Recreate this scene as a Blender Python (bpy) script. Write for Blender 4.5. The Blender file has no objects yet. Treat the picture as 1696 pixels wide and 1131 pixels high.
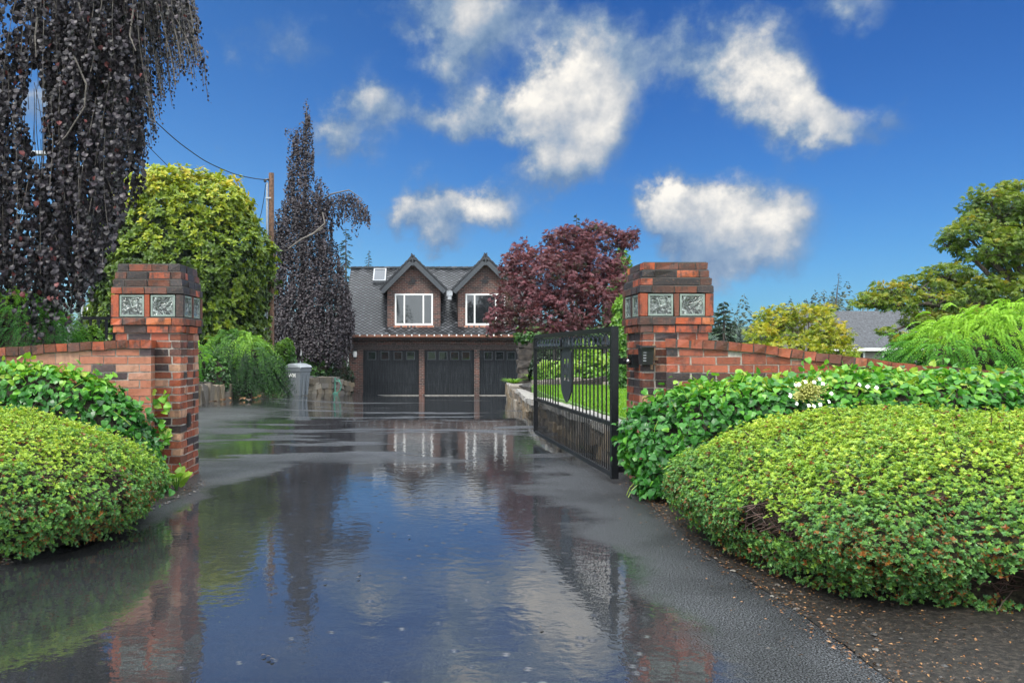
import bpy, math, random
import numpy as np
from mathutils import Vector
R = math.radians
rng = np.random.default_rng(7)
random.seed(7)
sc = bpy.context.scene
col = sc.collection
# ------------------------------------------------------------------ layout: photo pixel (1696x1131) at depth Y -> world
F, CX, HY, CZ = 1363.0, 708.0, 580.0, 1.2
def P(px, py, Y): return np.array([(px-CX)/F*Y, Y, CZ-(py-HY)/F*Y])
def PX(px, Y): return (px-CX)/F*Y
def PZ(py, Y): return CZ-(py-HY)/F*Y
def sstep(a, b, x):
    t = np.clip((x-a)/(b-a), 0, 1); return t*t*(3-2*t)
def cprof(Y):
    return np.interp(Y, [-60, 0, 8, 15, 40, 60, 400], [0.0, 0.0, 0.0, -0.05, -1.0, -1.0, -1.0])
def gz(X, Y):
    X = np.asarray(X, float); Y = np.asarray(Y, float)
    c = cprof(Y)
    e = np.interp(Y, [-60, 15, 30, 40, 60], [0.0, -0.03, -0.40, -0.62, -0.62])
    w = sstep(-2.0, -5.0, X)
    z = c*(1-w) + np.maximum(e, c)*w
    far = sstep(14, 30, np.abs(X))
    return z*(1-far) + far*np.maximum(z, -0.6)
def at(px, py):
    Y = 2.0
    while Y < 120:
        p = P(px, py, Y)
        if p[2] <= gz(p[0], Y): return p
        Y += 0.02
    return p
# ------------------------------------------------------------------ numpy value noise
def vnoise(p, seed=0):
    p = np.asarray(p, float); i = np.floor(p).astype(np.int64); f = p-i; f = f*f*(3-2*f)
    out = 0
    for dx in (0, 1):
        for dy in (0, 1):
            for dz in (0, 1):
                h = (i[..., 0]+dx)*374761393 + (i[..., 1]+dy)*668265263 + (i[..., 2]+dz)*2147483647 + seed*974634777
                h = (h ^ (h >> 13))*1274126177; h = h ^ (h >> 16)
                v = (h & 0xffff)/65535.0
                out = out + v*np.where(dx, f[..., 0], 1-f[..., 0])*np.where(dy, f[..., 1], 1-f[..., 1])*np.where(dz, f[..., 2], 1-f[..., 2])
    return out
def nrmz(v):
    v = np.asarray(v, float); return v/np.maximum(np.linalg.norm(v, axis=-1, keepdims=True), 1e-9)
# ------------------------------------------------------------------ mesh builder
ORG = {}
LEAF = {}
def _leaf(name, v, t): LEAF[name] = (np.array(v, float), np.array(t, int))
_leaf('rh', [(0,0,0),(-.5,.45,.12),(0,1,-.08),(.5,.45,.12)], [(0,3,2),(0,2,1)])
_leaf('ov', [(0,0,0),(0,.4,.03),(0,.75,-.03),(0,1,-.20),(-.44,.34,.16),(-.38,.70,.06),(.46,.38,.10),(.40,.74,.0)],
      [(0,6,1),(1,6,7),(1,7,2),(2,7,3),(0,1,4),(1,5,4),(1,2,5),(2,3,5)])
_leaf('he', [(0,.08,0),(0,.4,-.02),(0,.72,-.05),(0,1,-.16),(-.5,.16,.06),(-.36,.62,.05),(.5,.16,.06),(.36,.62,.05),(-.22,-.04,.0),(.22,-.04,.0)],
      [(0,9,6),(0,6,1),(1,6,7),(1,7,2),(2,7,3),(0,4,8),(0,1,4),(1,5,4),(1,2,5),(2,3,5)])
pv, pt = [(0,0,0)], []
for k, a in enumerate((-72, -36, 0, 36, 72)):
    L = (0.62, .88, 1, .88, .62)[k]; a = R(a); c, s = math.cos(a), math.sin(a); w = .13
    b = len(pv)
    pv += [(s*L*.5-c*w, c*L*.5+s*w, .03), (s*L, c*L, -.12), (s*L*.5+c*w, c*L*.5-s*w, .03)]
    pt += [(0, b+2, b+1), (0, b+1, b)]
_leaf('pa', pv, pt)
class MB:
    def __init__(s): s.V=[]; s.F3=[]; s.F4=[]; s.T=[]; s.n=0
    def add(s, V, F, t=.5):
        V = np.asarray(V, float).reshape(-1, 3); F = list(F) if not isinstance(F, np.ndarray) else F
        if isinstance(F, np.ndarray):
            (s.F3 if F.shape[1]==3 else s.F4).append(F+s.n)
        else:
            f3 = [f for f in F if len(f)==3]; f4 = [f for f in F if len(f)==4]
            if f3: s.F3.append(np.array(f3)+s.n)
            if f4: s.F4.append(np.array(f4)+s.n)
        s.V.append(V); s.T.append(np.full(len(V), t) if np.isscalar(t) else np.asarray(t, float)); s.n += len(V)
        return s
    def box(s, x0, y0, z0, x1, y1, z1, t=.5, jit=0):
        V = np.array([(x0,y0,z0),(x1,y0,z0),(x1,y1,z0),(x0,y1,z0),(x0,y0,z1),(x1,y0,z1),(x1,y1,z1),(x0,y1,z1)], float)
        if jit: V += rng.normal(0, jit, V.shape)
        return s.add(V, [(0,3,2,1),(4,5,6,7),(0,1,5,4),(1,2,6,5),(2,3,7,6),(3,0,4,7)], t)
    def obox(s, c, ax, ay, az, hx, hy, hz, t=.5, jit=0):
        c = np.asarray(c, float); ax, ay, az = [np.asarray(a, float) for a in (ax, ay, az)]
        V = np.array([c+ax*i*hx+ay*j*hy+az*k*hz for k in (-1,1) for i, j in ((-1,-1),(1,-1),(1,1),(-1,1))])
        if jit: V += rng.normal(0, jit, V.shape)
        return s.add(V, [(0,3,2,1),(4,5,6,7),(0,1,5,4),(1,2,6,5),(2,3,7,6),(3,0,4,7)], t)
    def bar(s, a, b, w, d=None, up=(0,0,1), t=.5):
        a = np.asarray(a, float); b = np.asarray(b, float); ax = b-a; L = np.linalg.norm(ax); ax = ax/L
        u = np.asarray(up, float)
        if abs(ax@u) > .98: u = np.array([0,1,0.])
        ay = nrmz(np.cross(u, ax)); az = np.cross(ax, ay)
        return s.obox((a+b)/2, ax, ay, az, L/2, w/2, (d or w)/2, t)
    def tube(s, pts, rad, n=6, t=.5, cap=True):
        pts = np.asarray(pts, float); m = len(pts)
        rad = np.full(m, rad) if np.isscalar(rad) else np.asarray(rad, float)
        tg = nrmz(np.gradient(pts, axis=0))
        u = np.array([0,0,1.]) if abs(tg[0][2]) < .9 else np.array([1.,0,0])
        V = []
        for k in range(m):
            a = nrmz(np.cross(tg[k], u)); b = np.cross(tg[k], a); u = np.cross(a, tg[k]) if False else u
            th = np.arange(n)*2*np.pi/n
            V.append(pts[k]+rad[k]*(np.cos(th)[:,None]*a+np.sin(th)[:,None]*b))
        F = [(k*n+i, k*n+(i+1)%n, (k+1)*n+(i+1)%n, (k+1)*n+i) for k in range(m-1) for i in range(n)]
        V = np.vstack(V)
        if cap:
            c0 = len(V); V = np.vstack([V, pts[0], pts[-1]])
            F += [(c0, (i+1)%n, i) for i in range(n)]+[(c0+1, (m-1)*n+i, (m-1)*n+(i+1)%n) for i in range(n)]
        return s.add(V, F, t)
    def lathe(s, c, prof, n=16, t=.5):
        c = np.asarray(c, float); th = np.arange(n)*2*np.pi/n
        V = np.vstack([np.c_[c[0]+r*np.cos(th), c[1]+r*np.sin(th), np.full(n, c[2]+z)] for r, z in prof])
        F = [(k*n+i, k*n+(i+1)%n, (k+1)*n+(i+1)%n, (k+1)*n+i) for k in range(len(prof)-1) for i in range(n)]
        return s.add(V, F, t)
    def grid(s, G, closed=False, t=.5):
        nu, nv = G.shape[:2]; I = np.arange(nu*nv).reshape(nu, nv)
        J = np.roll(I, -1, 1) if closed else I[:, 1:]
        A = I if closed else I[:, :-1]
        Fq = np.stack([A[:-1], J[:-1], J[1:], A[1:]], -1).reshape(-1, 4)
        return s.add(G.reshape(-1, 3), Fq, t if np.isscalar(t) else np.asarray(t).reshape(-1))
    def prism(s, poly, y0, y1, t=.5, axis='y'):      # convex polygon in x,z extruded along y
        n = len(poly)
        V = [(x, y0, z) for x, z in poly]+[(x, y1, z) for x, z in poly]
        F = [(i, (i+1)%n, n+(i+1)%n, n+i) for i in range(n)]
        F += [(0, i+1, i) for i in range(1, n-1)]+[(n, n+i, n+i+1) for i in range(1, n-1)]
        return s.add(V, F, t)
    def leaves(s, pos, axis, nrm, size, tint, shape='rh', width=1.0):
        T, tr = LEAF[shape]; pos = np.asarray(pos, float); N = len(pos)
        if N == 0: return s
        a = nrmz(axis); sd = nrmz(np.cross(a, nrm)); n = np.cross(sd, a)
        size = np.full(N, size) if np.isscalar(size) else size
        V = pos[:,None]+size[:,None,None]*(width*T[None,:,0:1]*sd[:,None]+T[None,:,1:2]*a[:,None]+T[None,:,2:3]*n[:,None])
        Fx = (np.arange(N)*len(T))[:,None,None]+tr[None]
        return s.add(V.reshape(-1,3), Fx.reshape(-1,3), np.repeat(np.full(N, tint) if np.isscalar(tint) else tint, len(T)))
    def build(s, name, mat, parent=None, loc=None, smooth=False, **tags):
        V = np.vstack(s.V); T = np.concatenate(s.T)
        org = ORG[parent.name] if parent is not None else (np.asarray(loc, float) if loc is not None else np.zeros(3))
        me = bpy.data.meshes.new(name)
        f3 = np.vstack(s.F3) if s.F3 else np.zeros((0,3), int); f4 = np.vstack(s.F4) if s.F4 else np.zeros((0,4), int)
        me.vertices.add(len(V)); me.vertices.foreach_set('co', (V-org).astype(np.float32).ravel())
        me.loops.add(f3.size+f4.size); me.loops.foreach_set('vertex_index', np.concatenate([f3.ravel(), f4.ravel()]).astype(np.int32))
        me.polygons.add(len(f3)+len(f4))
        me.polygons.foreach_set('loop_start', np.concatenate([np.arange(len(f3))*3, f3.size+np.arange(len(f4))*4]).astype(np.int32))
        me.polygons.foreach_set('use_smooth', np.full(len(f3)+len(f4), bool(smooth)))
        a = me.attributes.new('tint', 'FLOAT', 'POINT'); a.data.foreach_set('value', T.astype(np.float32))
        me.update(calc_edges=True); me.validate()
        me.materials.append(mat)
        o = bpy.data.objects.new(name, me); col.objects.link(o); ORG[o.name] = org
        if parent is not None: o.parent = parent
        else: o.location = org
        for k, v in tags.items(): o[k] = v
        return o
def thing(name, label, cat, loc, group=None):
    o = bpy.data.objects.new(name, None); col.objects.link(o); o.location = [float(v) for v in loc]; o.empty_display_size = .2
    ORG[o.name] = np.asarray(loc, float); o['label'] = label; o['category'] = cat
    if group: o['group'] = group
    return o
def tag(o, label, cat, group=None):
    o['label'] = label; o['category'] = cat
    if group: o['group'] = group
    return o
# ------------------------------------------------------------------ materials
class NT:
    def __init__(s, tree): s.t = tree; tree.nodes.clear()
    def n(s, typ, **kw):
        nd = s.t.nodes.new(typ)
        for k, v in kw.items(): setattr(nd, k, v)
        return nd
    def put(s, sock, v):
        if v is None: return
        if isinstance(v, bpy.types.NodeSocket): s.t.links.new(v, sock)
        elif isinstance(v, (tuple, list)) and len(v)==3 and sock.type=='RGBA': sock.default_value = (*v, 1)
        else: sock.default_value = v
    def m(s, op, a, b=None, c=None, clamp=False):
        nd = s.n('ShaderNodeMath', operation=op, use_clamp=clamp)
        for k, v in enumerate((a, b, c)): s.put(nd.inputs[k], v)
        return nd.outputs[0]
    def ss(s, lo, hi, x):
        nd = s.n('ShaderNodeMapRange', interpolation_type='SMOOTHSTEP')
        s.put(nd.inputs['Value'], x); s.put(nd.inputs['From Min'], lo); s.put(nd.inputs['From Max'], hi)
        return nd.outputs[0]
    def mix(s, f, a, b, blend='MIX'):
        nd = s.n('ShaderNodeMix', data_type='RGBA', blend_type=blend)
        s.put(nd.inputs[0], f); s.put(nd.inputs[6], a); s.put(nd.inputs[7], b)
        return nd.outputs[2]
    def fmix(s, f, a, b):
        nd = s.n('ShaderNodeMix', data_type='FLOAT'); s.put(nd.inputs[0], f); s.put(nd.inputs[2], a); s.put(nd.inputs[3], b)
        return nd.outputs[0]
    def noise(s, vec, scale, detail=4, rough=.55, out=0, dist=0):
        nd = s.n('ShaderNodeTexNoise'); s.put(nd.inputs['Vector'], vec); nd.inputs['Scale'].default_value = scale
        nd.inputs['Detail'].default_value = detail; nd.inputs['Roughness'].default_value = rough; nd.inputs['Distortion'].default_value = dist
        return nd.outputs[out]
    def vm(s, op, a, b=None):
        nd = s.n('ShaderNodeVectorMath', operation=op); s.put(nd.inputs[0], a)
        if b is not None: s.put(nd.inputs[3 if op=='SCALE' else 1], b)
        return nd.outputs[0]
    def ramp(s, f, stops, interp='LINEAR'):
        nd = s.n('ShaderNodeValToRGB'); cr = nd.color_ramp; cr.interpolation = interp
        while len(cr.elements) < len(stops): cr.elements.new(.5)
        for e, (p, c) in zip(cr.elements, stops): e.position = p; e.color = (*c, 1)
        s.put(nd.inputs[0], f); return nd.outputs[0]
    def bump(s, h, strength=.3, dist=.01, normal=None):
        nd = s.n('ShaderNodeBump'); nd.inputs['Strength'].default_value = strength if not isinstance(strength, bpy.types.NodeSocket) else 1
        if isinstance(strength, bpy.types.NodeSocket): s.put(nd.inputs['Strength'], strength)
        nd.inputs['Distance'].default_value = dist; s.put(nd.inputs['Height'], h)
        if normal is not None: s.put(nd.inputs['Normal'], normal)
        return nd.outputs[0]
    def obj(s): return s.n('ShaderNodeTexCoord').outputs['Object']
    def attr(s): return s.n('ShaderNodeAttribute', attribute_name='tint').outputs['Fac']
    def bsdf(s, base, rough=.5, spec=.5, metal=0, normal=None, ior=None, trans=None, coat=None, out=True):
        b = s.n('ShaderNodeBsdfPrincipled'); s.put(b.inputs['Base Color'], base); s.put(b.inputs['Roughness'], rough)
        s.put(b.inputs['Specular IOR Level'], spec); s.put(b.inputs['Metallic'], metal)
        if normal is not None: s.put(b.inputs['Normal'], normal)
        if ior: s.put(b.inputs['IOR'], ior)
        if trans: s.put(b.inputs['Transmission Weight'], trans)
        if coat: s.put(b.inputs['Coat Weight'], coat); b.inputs['Coat Roughness'].default_value = .08
        if out: s.out(b.outputs[0])
        return b.outputs[0]
    def out(s, sh):
        o = s.n('ShaderNodeOutputMaterial'); s.t.links.new(sh, o.inputs[0])
def M(name):
    m = bpy.data.materials.new(name); m.use_nodes = True; return m, NT(m.node_tree)
def plain(name, c, rough=.5, metal=0, spec=.5, var=.15, scale=20, bump=0, coat=None):
    m, t = M(name); o = t.obj(); nz = t.noise(o, scale)
    c2 = tuple(v*(1-var*2) for v in c); c3 = tuple(min(1, v*(1+var)) for v in c)
    t.bsdf(t.ramp(nz, [(.3, c2), (.7, c3)]), rough, spec, metal, t.bump(nz, bump) if bump else None, coat=coat); return m
def leafmat(name, stops, rough=.38, transl=.25, spec=.5, tcol=1.6):
    m, t = M(name); c = t.ramp(t.attr(), stops)
    b = t.bsdf(c, rough, spec, out=False)
    tr = t.n('ShaderNodeBsdfTranslucent'); t.put(tr.inputs[0], t.mix(1, c, (tcol, tcol, tcol*.6), 'MULTIPLY'))
    mx = t.n('ShaderNodeMixShader'); mx.inputs[0].default_value = transl
    t.t.links.new(b, mx.inputs[1]); t.t.links.new(tr.outputs[0], mx.inputs[2]); t.out(mx.outputs[0]); return m
def brickmat(name, stops, stain=.5):
    m, t = M(name); o = t.obj()
    c = t.ramp(t.attr(), stops, 'LINEAR')
    mp = t.n('ShaderNodeMapping'); t.put(mp.inputs[0], o); mp.inputs['Scale'].default_value = (1, 1, .45)
    n1 = t.noise(mp.outputs[0], 13, 6, .7); n2 = t.noise(o, 60, 5, .7)
    c = t.mix(t.m('MULTIPLY', t.ss(.44, .64, n1), stain), c, (.022, .017, .015))
    c = t.mix(t.m('MULTIPLY', t.ss(.5, .75, n2), .35), c, (.32, .17, .10))
    t.bsdf(c, t.fmix(n2, .3, .6), .5, 0, t.bump(n2, .6, .006)); return m
BR = [(0,(.016,.012,.013)),(.17,(.035,.024,.026)),(.22,(.09,.03,.018)),(.42,(.17,.045,.02)),(.62,(.27,.06,.025)),(.8,(.33,.09,.042)),(.92,(.40,.20,.13)),(1,(.42,.24,.15))]
BRC = [(0,(.012,.010,.011)),(.17,(.025,.018,.018)),(.25,(.05,.022,.015)),(.45,(.12,.035,.016)),(.65,(.28,.055,.018)),(.85,(.40,.08,.022)),(1,(.40,.12,.04))]
m_brick = brickmat('brick', BR, .5)
m_brick_cap = brickmat('brick_stained', BRC, .85)
m_brick_light = brickmat('brick_weathered', [(0,(.05,.035,.04)),(.18,(.08,.05,.05)),(.25,(.30,.10,.055)),(.6,(.38,.14,.08)),(1,(.42,.25,.17))], .3)
m_mortar = plain('mortar', (.36,.33,.29), .85, bump=.3, scale=60)
m_mortar_dark = plain('mortar_dark', (.07,.065,.058), .8, bump=.3, scale=60)
m_black = plain('black_iron', (.008,.009,.011), .30, 0, .35, .2, 40, .05)
m_blackmatte = plain('black_plastic', (.02,.02,.022), .45)
m_steel = plain('steel', (.5,.5,.5), .3, 1)
m_white = plain('white_paint', (.78,.78,.76), .4, var=.04)
m_bark = plain('bark', (.07,.055,.045), .8, var=.4, scale=30, bump=.6)
m_barkgrey = plain('bark_grey', (.13,.115,.10), .7, var=.3, scale=30, bump=.5)
m_twig = plain('twig', (.06,.03,.022), .7, var=.4, scale=30)
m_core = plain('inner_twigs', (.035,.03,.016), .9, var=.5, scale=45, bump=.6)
m_polewood = plain('pole_wood', (.16,.085,.05), .75, var=.35, scale=12, bump=.3)
m_grey = plain('grey_metal', (.42,.44,.46), .45, .4)
def housebrick():
    m, t = M('house_brick'); o = t.obj(); sp = t.n('ShaderNodeSeparateXYZ'); t.put(sp.inputs[0], o)
    cb = t.n('ShaderNodeCombineXYZ'); t.put(cb.inputs[0], t.m('ADD', sp.outputs[0], sp.outputs[1])); t.put(cb.inputs[1], sp.outputs[2])
    b = t.n('ShaderNodeTexBrick'); t.put(b.inputs['Vector'], cb.outputs[0])
    b.inputs['Scale'].default_value = 1; b.inputs['Brick Width'].default_value = .23; b.inputs['Row Height'].default_value = .085
    b.inputs['Mortar Size'].default_value = .007; b.inputs['Bias'].default_value = -.1
    t.put(b.inputs['Color1'], (.12,.042,.028)); t.put(b.inputs['Color2'], (.018,.014,.015)); t.put(b.inputs['Mortar'], (.20,.18,.16))
    n = t.noise(o, 14, 3); n2 = t.noise(o, .9, 4)
    c = t.mix(t.m('MULTIPLY', t.ss(.58, .72, n), .5), b.outputs[0], (.26,.17,.13))
    c = t.mix(t.m('MULTIPLY', t.ss(.45, .7, n2), .5), c, (.05,.035,.03))
    t.bsdf(c, .6, .4, 0, t.bump(b.outputs[1], .4, -.006)); return m
m_hbrick = housebrick()
def slate():
    m, t = M('slate'); c = t.ramp(t.attr(), [(0,(.012,.013,.016)),(.6,(.032,.035,.04)),(1,(.085,.09,.10))])
    t.bsdf(c, t.fmix(t.attr(), .28, .5), .6); return m
m_slate = slate()
m_slate2 = plain('grey_shingle', (.055,.06,.068), .75, var=.45, scale=9, bump=.3)
m_barge = plain('barge_paint', (.045,.052,.06), .4)
def doormat():
    m, t = M('garage_door_paint'); o = t.obj(); sp = t.n('ShaderNodeSeparateXYZ'); t.put(sp.inputs[0], o)
    cb = t.n('ShaderNodeCombineXYZ'); t.put(cb.inputs[0], t.m('MULTIPLY', sp.outputs[0], 14)); t.put(cb.inputs[1], sp.outputs[1]); t.put(cb.inputs[2], t.m('MULTIPLY', sp.outputs[2], .9))
    n = t.noise(cb.outputs[0], 2.2, 5, .6)
    c = t.ramp(n, [(.35,(.005,.007,.009)),(.55,(.012,.015,.019)),(.72,(.035,.042,.048))])
    t.bsdf(c, t.fmix(n, .3, .6), .25); return m
m_door = doormat()
def glassmat(name, base=(.012,.016,.018), rough=.02):
    m, t = M(name); t.bsdf(base, rough, .8, ior=1.55, coat=.5); return m
m_glass = glassmat('window_glass')
m_skyglass = glassmat('skylight_glass', (.02,.03,.045), .06)
def blockglass():
    m, t = M('glass_block'); o = t.obj()
    w = t.n('ShaderNodeTexVoronoi', feature='SMOOTH_F1'); t.put(w.inputs['Vector'], t.vm('ADD', o, t.vm('SCALE', t.noise(o, 6, 2, out=1), .35))); w.inputs['Scale'].default_value = 11
    n = t.noise(o, 17, 2, .5, dist=1.8)
    c = t.ramp(n, [(.36,(.012,.017,.015)),(.5,(.07,.085,.076)),(.62,(.24,.28,.26))])
    t.bsdf(c, .06, .7, 0, t.bump(t.m('ADD', n, w.outputs[0]), 1, .03), coat=.6); return m
m_block = blockglass()
m_blockrim = plain('glass_rim', (.20,.25,.22), .2, var=.12)
m_copper = plain('copper', (.26,.115,.07), .4, .35, var=.25)
def stone():
    m, t = M('stone'); o = t.obj(); n = t.noise(o, 4, 8, .65); n2 = t.noise(o, 22, 4)
    c = t.ramp(t.attr(), [(0,(.055,.05,.045)),(.3,(.13,.11,.085)),(.6,(.20,.15,.09)),(.8,(.13,.12,.115)),(1,(.30,.26,.20))])
    c = t.mix(t.m('MULTIPLY', t.ss(.5, .7, n), .55), c, (.045,.05,.025)); c = t.mix(t.m('MULTIPLY', t.ss(.55, .75, n2), .35), c, (.3,.28,.24))
    t.bsdf(c, .5, .5, 0, t.bump(n2, .7, .03)); return m
m_stone = stone()
m_palestone = plain('pale_stone', (.29,.275,.25), .5, var=.25, scale=12, bump=.4)
m_concrete = plain('old_concrete', (.17,.155,.12), .8, var=.35, scale=6, bump=.3)
m_pier = plain('pier_stone', (.055,.045,.038), .75, var=.5, scale=5, bump=.8)
m_darkwood = plain('dark_beam', (.022,.018,.018), .6, var=.4)
# plant colours
m_azalea = leafmat('azalea_leaf', [(0,(.17,.05,.012)),(.04,(.24,.10,.015)),(.10,(.06,.16,.055)),(.35,(.11,.25,.055)),(.6,(.22,.36,.045)),(.85,(.35,.46,.055)),(1,(.45,.52,.08))], .40, .25, .35)
m_hydra = leafmat('climber_leaf', [(0,(.014,.06,.018)),(.35,(.030,.14,.020)),(.65,(.065,.24,.022)),(.88,(.16,.37,.028)),(1,(.28,.36,.04))], .36, .22, .4)
m_magnolia = leafmat('magnolia_leaf', [(0,(.02,.045,.008)),(.3,(.07,.13,.010)),(.6,(.19,.26,.014)),(.85,(.36,.37,.02)),(1,(.42,.33,.025))], .4, .25, .35)
m_beech = leafmat('copper_beech_leaf', [(0,(.007,.010,.008)),(.25,(.013,.012,.014)),(.7,(.029,.025,.032)),(.93,(.048,.038,.046)),(1,(.15,.045,.045))], .45, .08, .32)
m_beechfar = leafmat('dark_beech_leaf', [(0,(.008,.007,.009)),(.5,(.028,.022,.027)),(1,(.075,.062,.072))], .5, .1, .3)
m_redmaple = leafmat('red_maple_leaf', [(0,(.025,.014,.014)),(.12,(.04,.05,.016)),(.28,(.08,.024,.028)),(.65,(.125,.038,.05)),(1,(.25,.085,.105))], .45, .25)
m_ymaple = leafmat('yellow_maple_leaf', [(0,(.05,.10,.01)),(.4,(.18,.25,.015)),(.8,(.36,.34,.02)),(1,(.42,.28,.03))], .45, .3)
m_bigmaple = leafmat('big_maple_leaf', [(0,(.025,.055,.008)),(.4,(.085,.155,.014)),(.75,(.18,.23,.018)),(1,(.31,.24,.02))], .45, .3)
m_hemlock = leafmat('hemlock_needle', [(0,(.02,.10,.018)),(.5,(.09,.27,.025)),(1,(.26,.46,.04))], .5, .25, .3)
m_weephedge = leafmat('weeping_hedge_needle', [(0,(.008,.025,.010)),(.35,(.025,.08,.018)),(.7,(.08,.21,.02)),(1,(.19,.36,.03))], .45, .15)
m_shrub = leafmat('shrub_leaf', [(0,(.015,.05,.012)),(.5,(.05,.15,.018)),(1,(.16,.30,.03))], .4, .25)
m_darkshrub = leafmat('dark_shrub_leaf', [(0,(.008,.018,.009)),(.6,(.018,.045,.014)),(1,(.05,.11,.025))], .45, .15)
m_conifer = leafmat('conifer_needle', [(0,(.01,.028,.016)),(.6,(.025,.06,.028)),(1,(.06,.12,.04))], .5, .1)
m_hosta = leafmat('hosta_leaf', [(0,(.06,.17,.02)),(.5,(.14,.30,.03)),(1,(.30,.42,.06))], .35, .3)
m_grassb = leafmat('grass_blade', [(0,(.06,.15,.012)),(.5,(.13,.29,.018)),(1,(.25,.40,.03))], .5, .3)
m_litter = leafmat('fallen_leaf', [(0,(.02,.014,.009)),(.45,(.07,.035,.014)),(.75,(.22,.09,.025)),(1,(.36,.20,.08))], .45, .1)
m_pebble = leafmat('pebble_stone', [(0,(.025,.025,.025)),(.7,(.07,.066,.06)),(1,(.19,.175,.155))], .4, 0)
m_petal = plain('white_petal', (.82,.84,.80), .5, var=.03)
m_floret = plain('yellow_floret', (.46,.46,.12), .6)
def soilmat():
    m, t = M('wet_soil'); o = t.obj(); n = t.noise(o, 35, 8, .7); n2 = t.noise(o, 2.5, 4)
    v = t.n('ShaderNodeTexVoronoi'); t.put(v.inputs['Vector'], o); v.inputs['Scale'].default_value = 45
    c = t.ramp(n, [(.36,(.006,.005,.004)),(.52,(.022,.018,.014)),(.66,(.075,.06,.045))])
    c = t.mix(t.m('MULTIPLY', t.ss(.2,.05,v.outputs[0]), t.ss(.45,.6,n2)), c, (.13,.11,.09))
    t.bsdf(c, .55, .4, 0, t.bump(n, 1, .03)); return m
m_soil = soilmat()
def groundmat():
    m, t = M('ground'); o = t.obj(); n = t.noise(o, .35, 5); n2 = t.noise(o, 25, 6, .7)
    c = t.ramp(n, [(.35,(.03,.07,.015)),(.65,(.05,.11,.02))]); c = t.mix(t.ss(.35,.7,n2), c, (.02,.03,.012))
    t.bsdf(c, .8, .3, 0, t.bump(n2, .8, .04)); return m
m_ground = groundmat()
m_lawn = plain('lawn_turf', (.09,.21,.016), .75, var=.3, scale=30, bump=.6)
def asphalt():
    m, t = M('wet_asphalt'); o = t.obj(); sp = t.n('ShaderNodeSeparateXYZ'); t.put(sp.inputs[0], o); x, y = sp.outputs[0], sp.outputs[1]
    n1 = t.noise(o, .8, 9, .62); nn = t.m('MULTIPLY', t.m('SUBTRACT', n1, .5), 2.2)
    xs = t.m('ADD', x, nn)
    lb = t.m('MULTIPLY_ADD', t.m('SUBTRACT', y, 4.4), .16, -2.35)
    near = t.m('MULTIPLY', t.ss(-.05, .28, t.m('SUBTRACT', xs, lb)), t.ss(1.25, .85, xs))
    mp = t.n('ShaderNodeMapping'); t.put(mp.inputs[0], o); mp.inputs['Scale'].default_value = (.26, .80, 1)
    n2 = t.noise(mp.outputs[0], 1.15, 7, .58)
    far = t.m('MULTIPLY', t.ss(.42, .47, n2), t.ss(2.6, 1.9, x))
    far = t.m('MULTIPLY', far, t.ss(-3.4, -2.2, t.m('ADD', xs, t.m('MULTIPLY', t.m('SUBTRACT', y, 8), .06))))
    vfar = t.ss(.34, .40, n2)
    p = t.fmix(t.ss(8.2, 9.6, y), near, far); p = t.fmix(t.ss(17, 22, y), p, vfar)
    g1 = t.noise(o, 135, 2, .75); g2 = t.noise(o, 28, 4, .65); big = t.noise(o, 1.3, 6, .6)
    v = t.n('ShaderNodeTexVoronoi'); t.put(v.inputs['Vector'], o); v.inputs['Scale'].default_value = 62
    base = t.ramp(g1, [(.40,(.004,.0045,.005)),(.5,(.018,.020,.023)),(.60,(.12,.128,.138))])
    base = t.mix(t.m('MULTIPLY', t.ss(.16,.05,v.outputs[0]), t.ss(.50,.60,g2)), base, (.30,.30,.30))  # pale aggregate grains, brightened to stand in for wet sparkles
    base = t.mix(t.m('MULTIPLY', t.ss(.42,.62,big), .45), base, (.006,.0065,.007))
    wb = t.mix(.7, base, (.008,.009,.010))
    rough = t.fmix(t.ss(.38,.62,g1), .20, .55)
    b1 = t.bump(t.m('ADD', g1, t.m('MULTIPLY', g2, .8)), .8, .009)
    dry = t.bsdf(base, rough, .30, 0, b1, ior=1.36, out=False)
    rp = t.noise(o, 16, 3, .5); rp2 = t.noise(o, 5, 2, .5)
    dr = t.n('ShaderNodeTexVoronoi'); t.put(dr.inputs['Vector'], o); dr.inputs['Scale'].default_value = 8
    ring = t.m('MULTIPLY', t.m('SINE', t.m('MULTIPLY', dr.outputs[0], 120)), t.ss(.24, .03, dr.outputs[0]))
    b2 = t.bump(t.m('ADD', t.m('MULTIPLY_ADD', rp2, 1.4, rp), t.m('MULTIPLY', ring, .22)), .17, .006)
    film = t.bsdf(wb, .02, .5, 0, b2, ior=2.3, out=False)
    stir = t.bsdf(wb, .30, .5, 0, t.bump(g2, .4, .01, b2), ior=2.3, out=False)
    mx = t.n('ShaderNodeMixShader'); t.put(mx.inputs[0], t.fmix(t.ss(9, 4, y), .03, .09)); t.t.links.new(film, mx.inputs[1]); t.t.links.new(stir, mx.inputs[2])
    mz = t.n('ShaderNodeMixShader'); t.put(mz.inputs[0], p); t.t.links.new(dry, mz.inputs[1]); t.t.links.new(mx.outputs[0], mz.inputs[2])
    t.out(mz.outputs[0]); return m
m_asphalt = asphalt()
#@@SETTING
# ------------------------------------------------------------------ camera
cd = bpy.data.cameras.new('camera'); cam = bpy.data.objects.new('camera', cd); col.objects.link(cam)
cam.location = (0, 0, CZ); cam.rotation_euler = (R(90), 0, 0); sc.camera = cam
cd.sensor_width = 36; cd.lens = F/1696*36; cd.shift_x = (848-CX)/1696; cd.shift_y = (HY-565.5)/1696; cd.clip_start = .05; cd.clip_end = 3000
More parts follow.
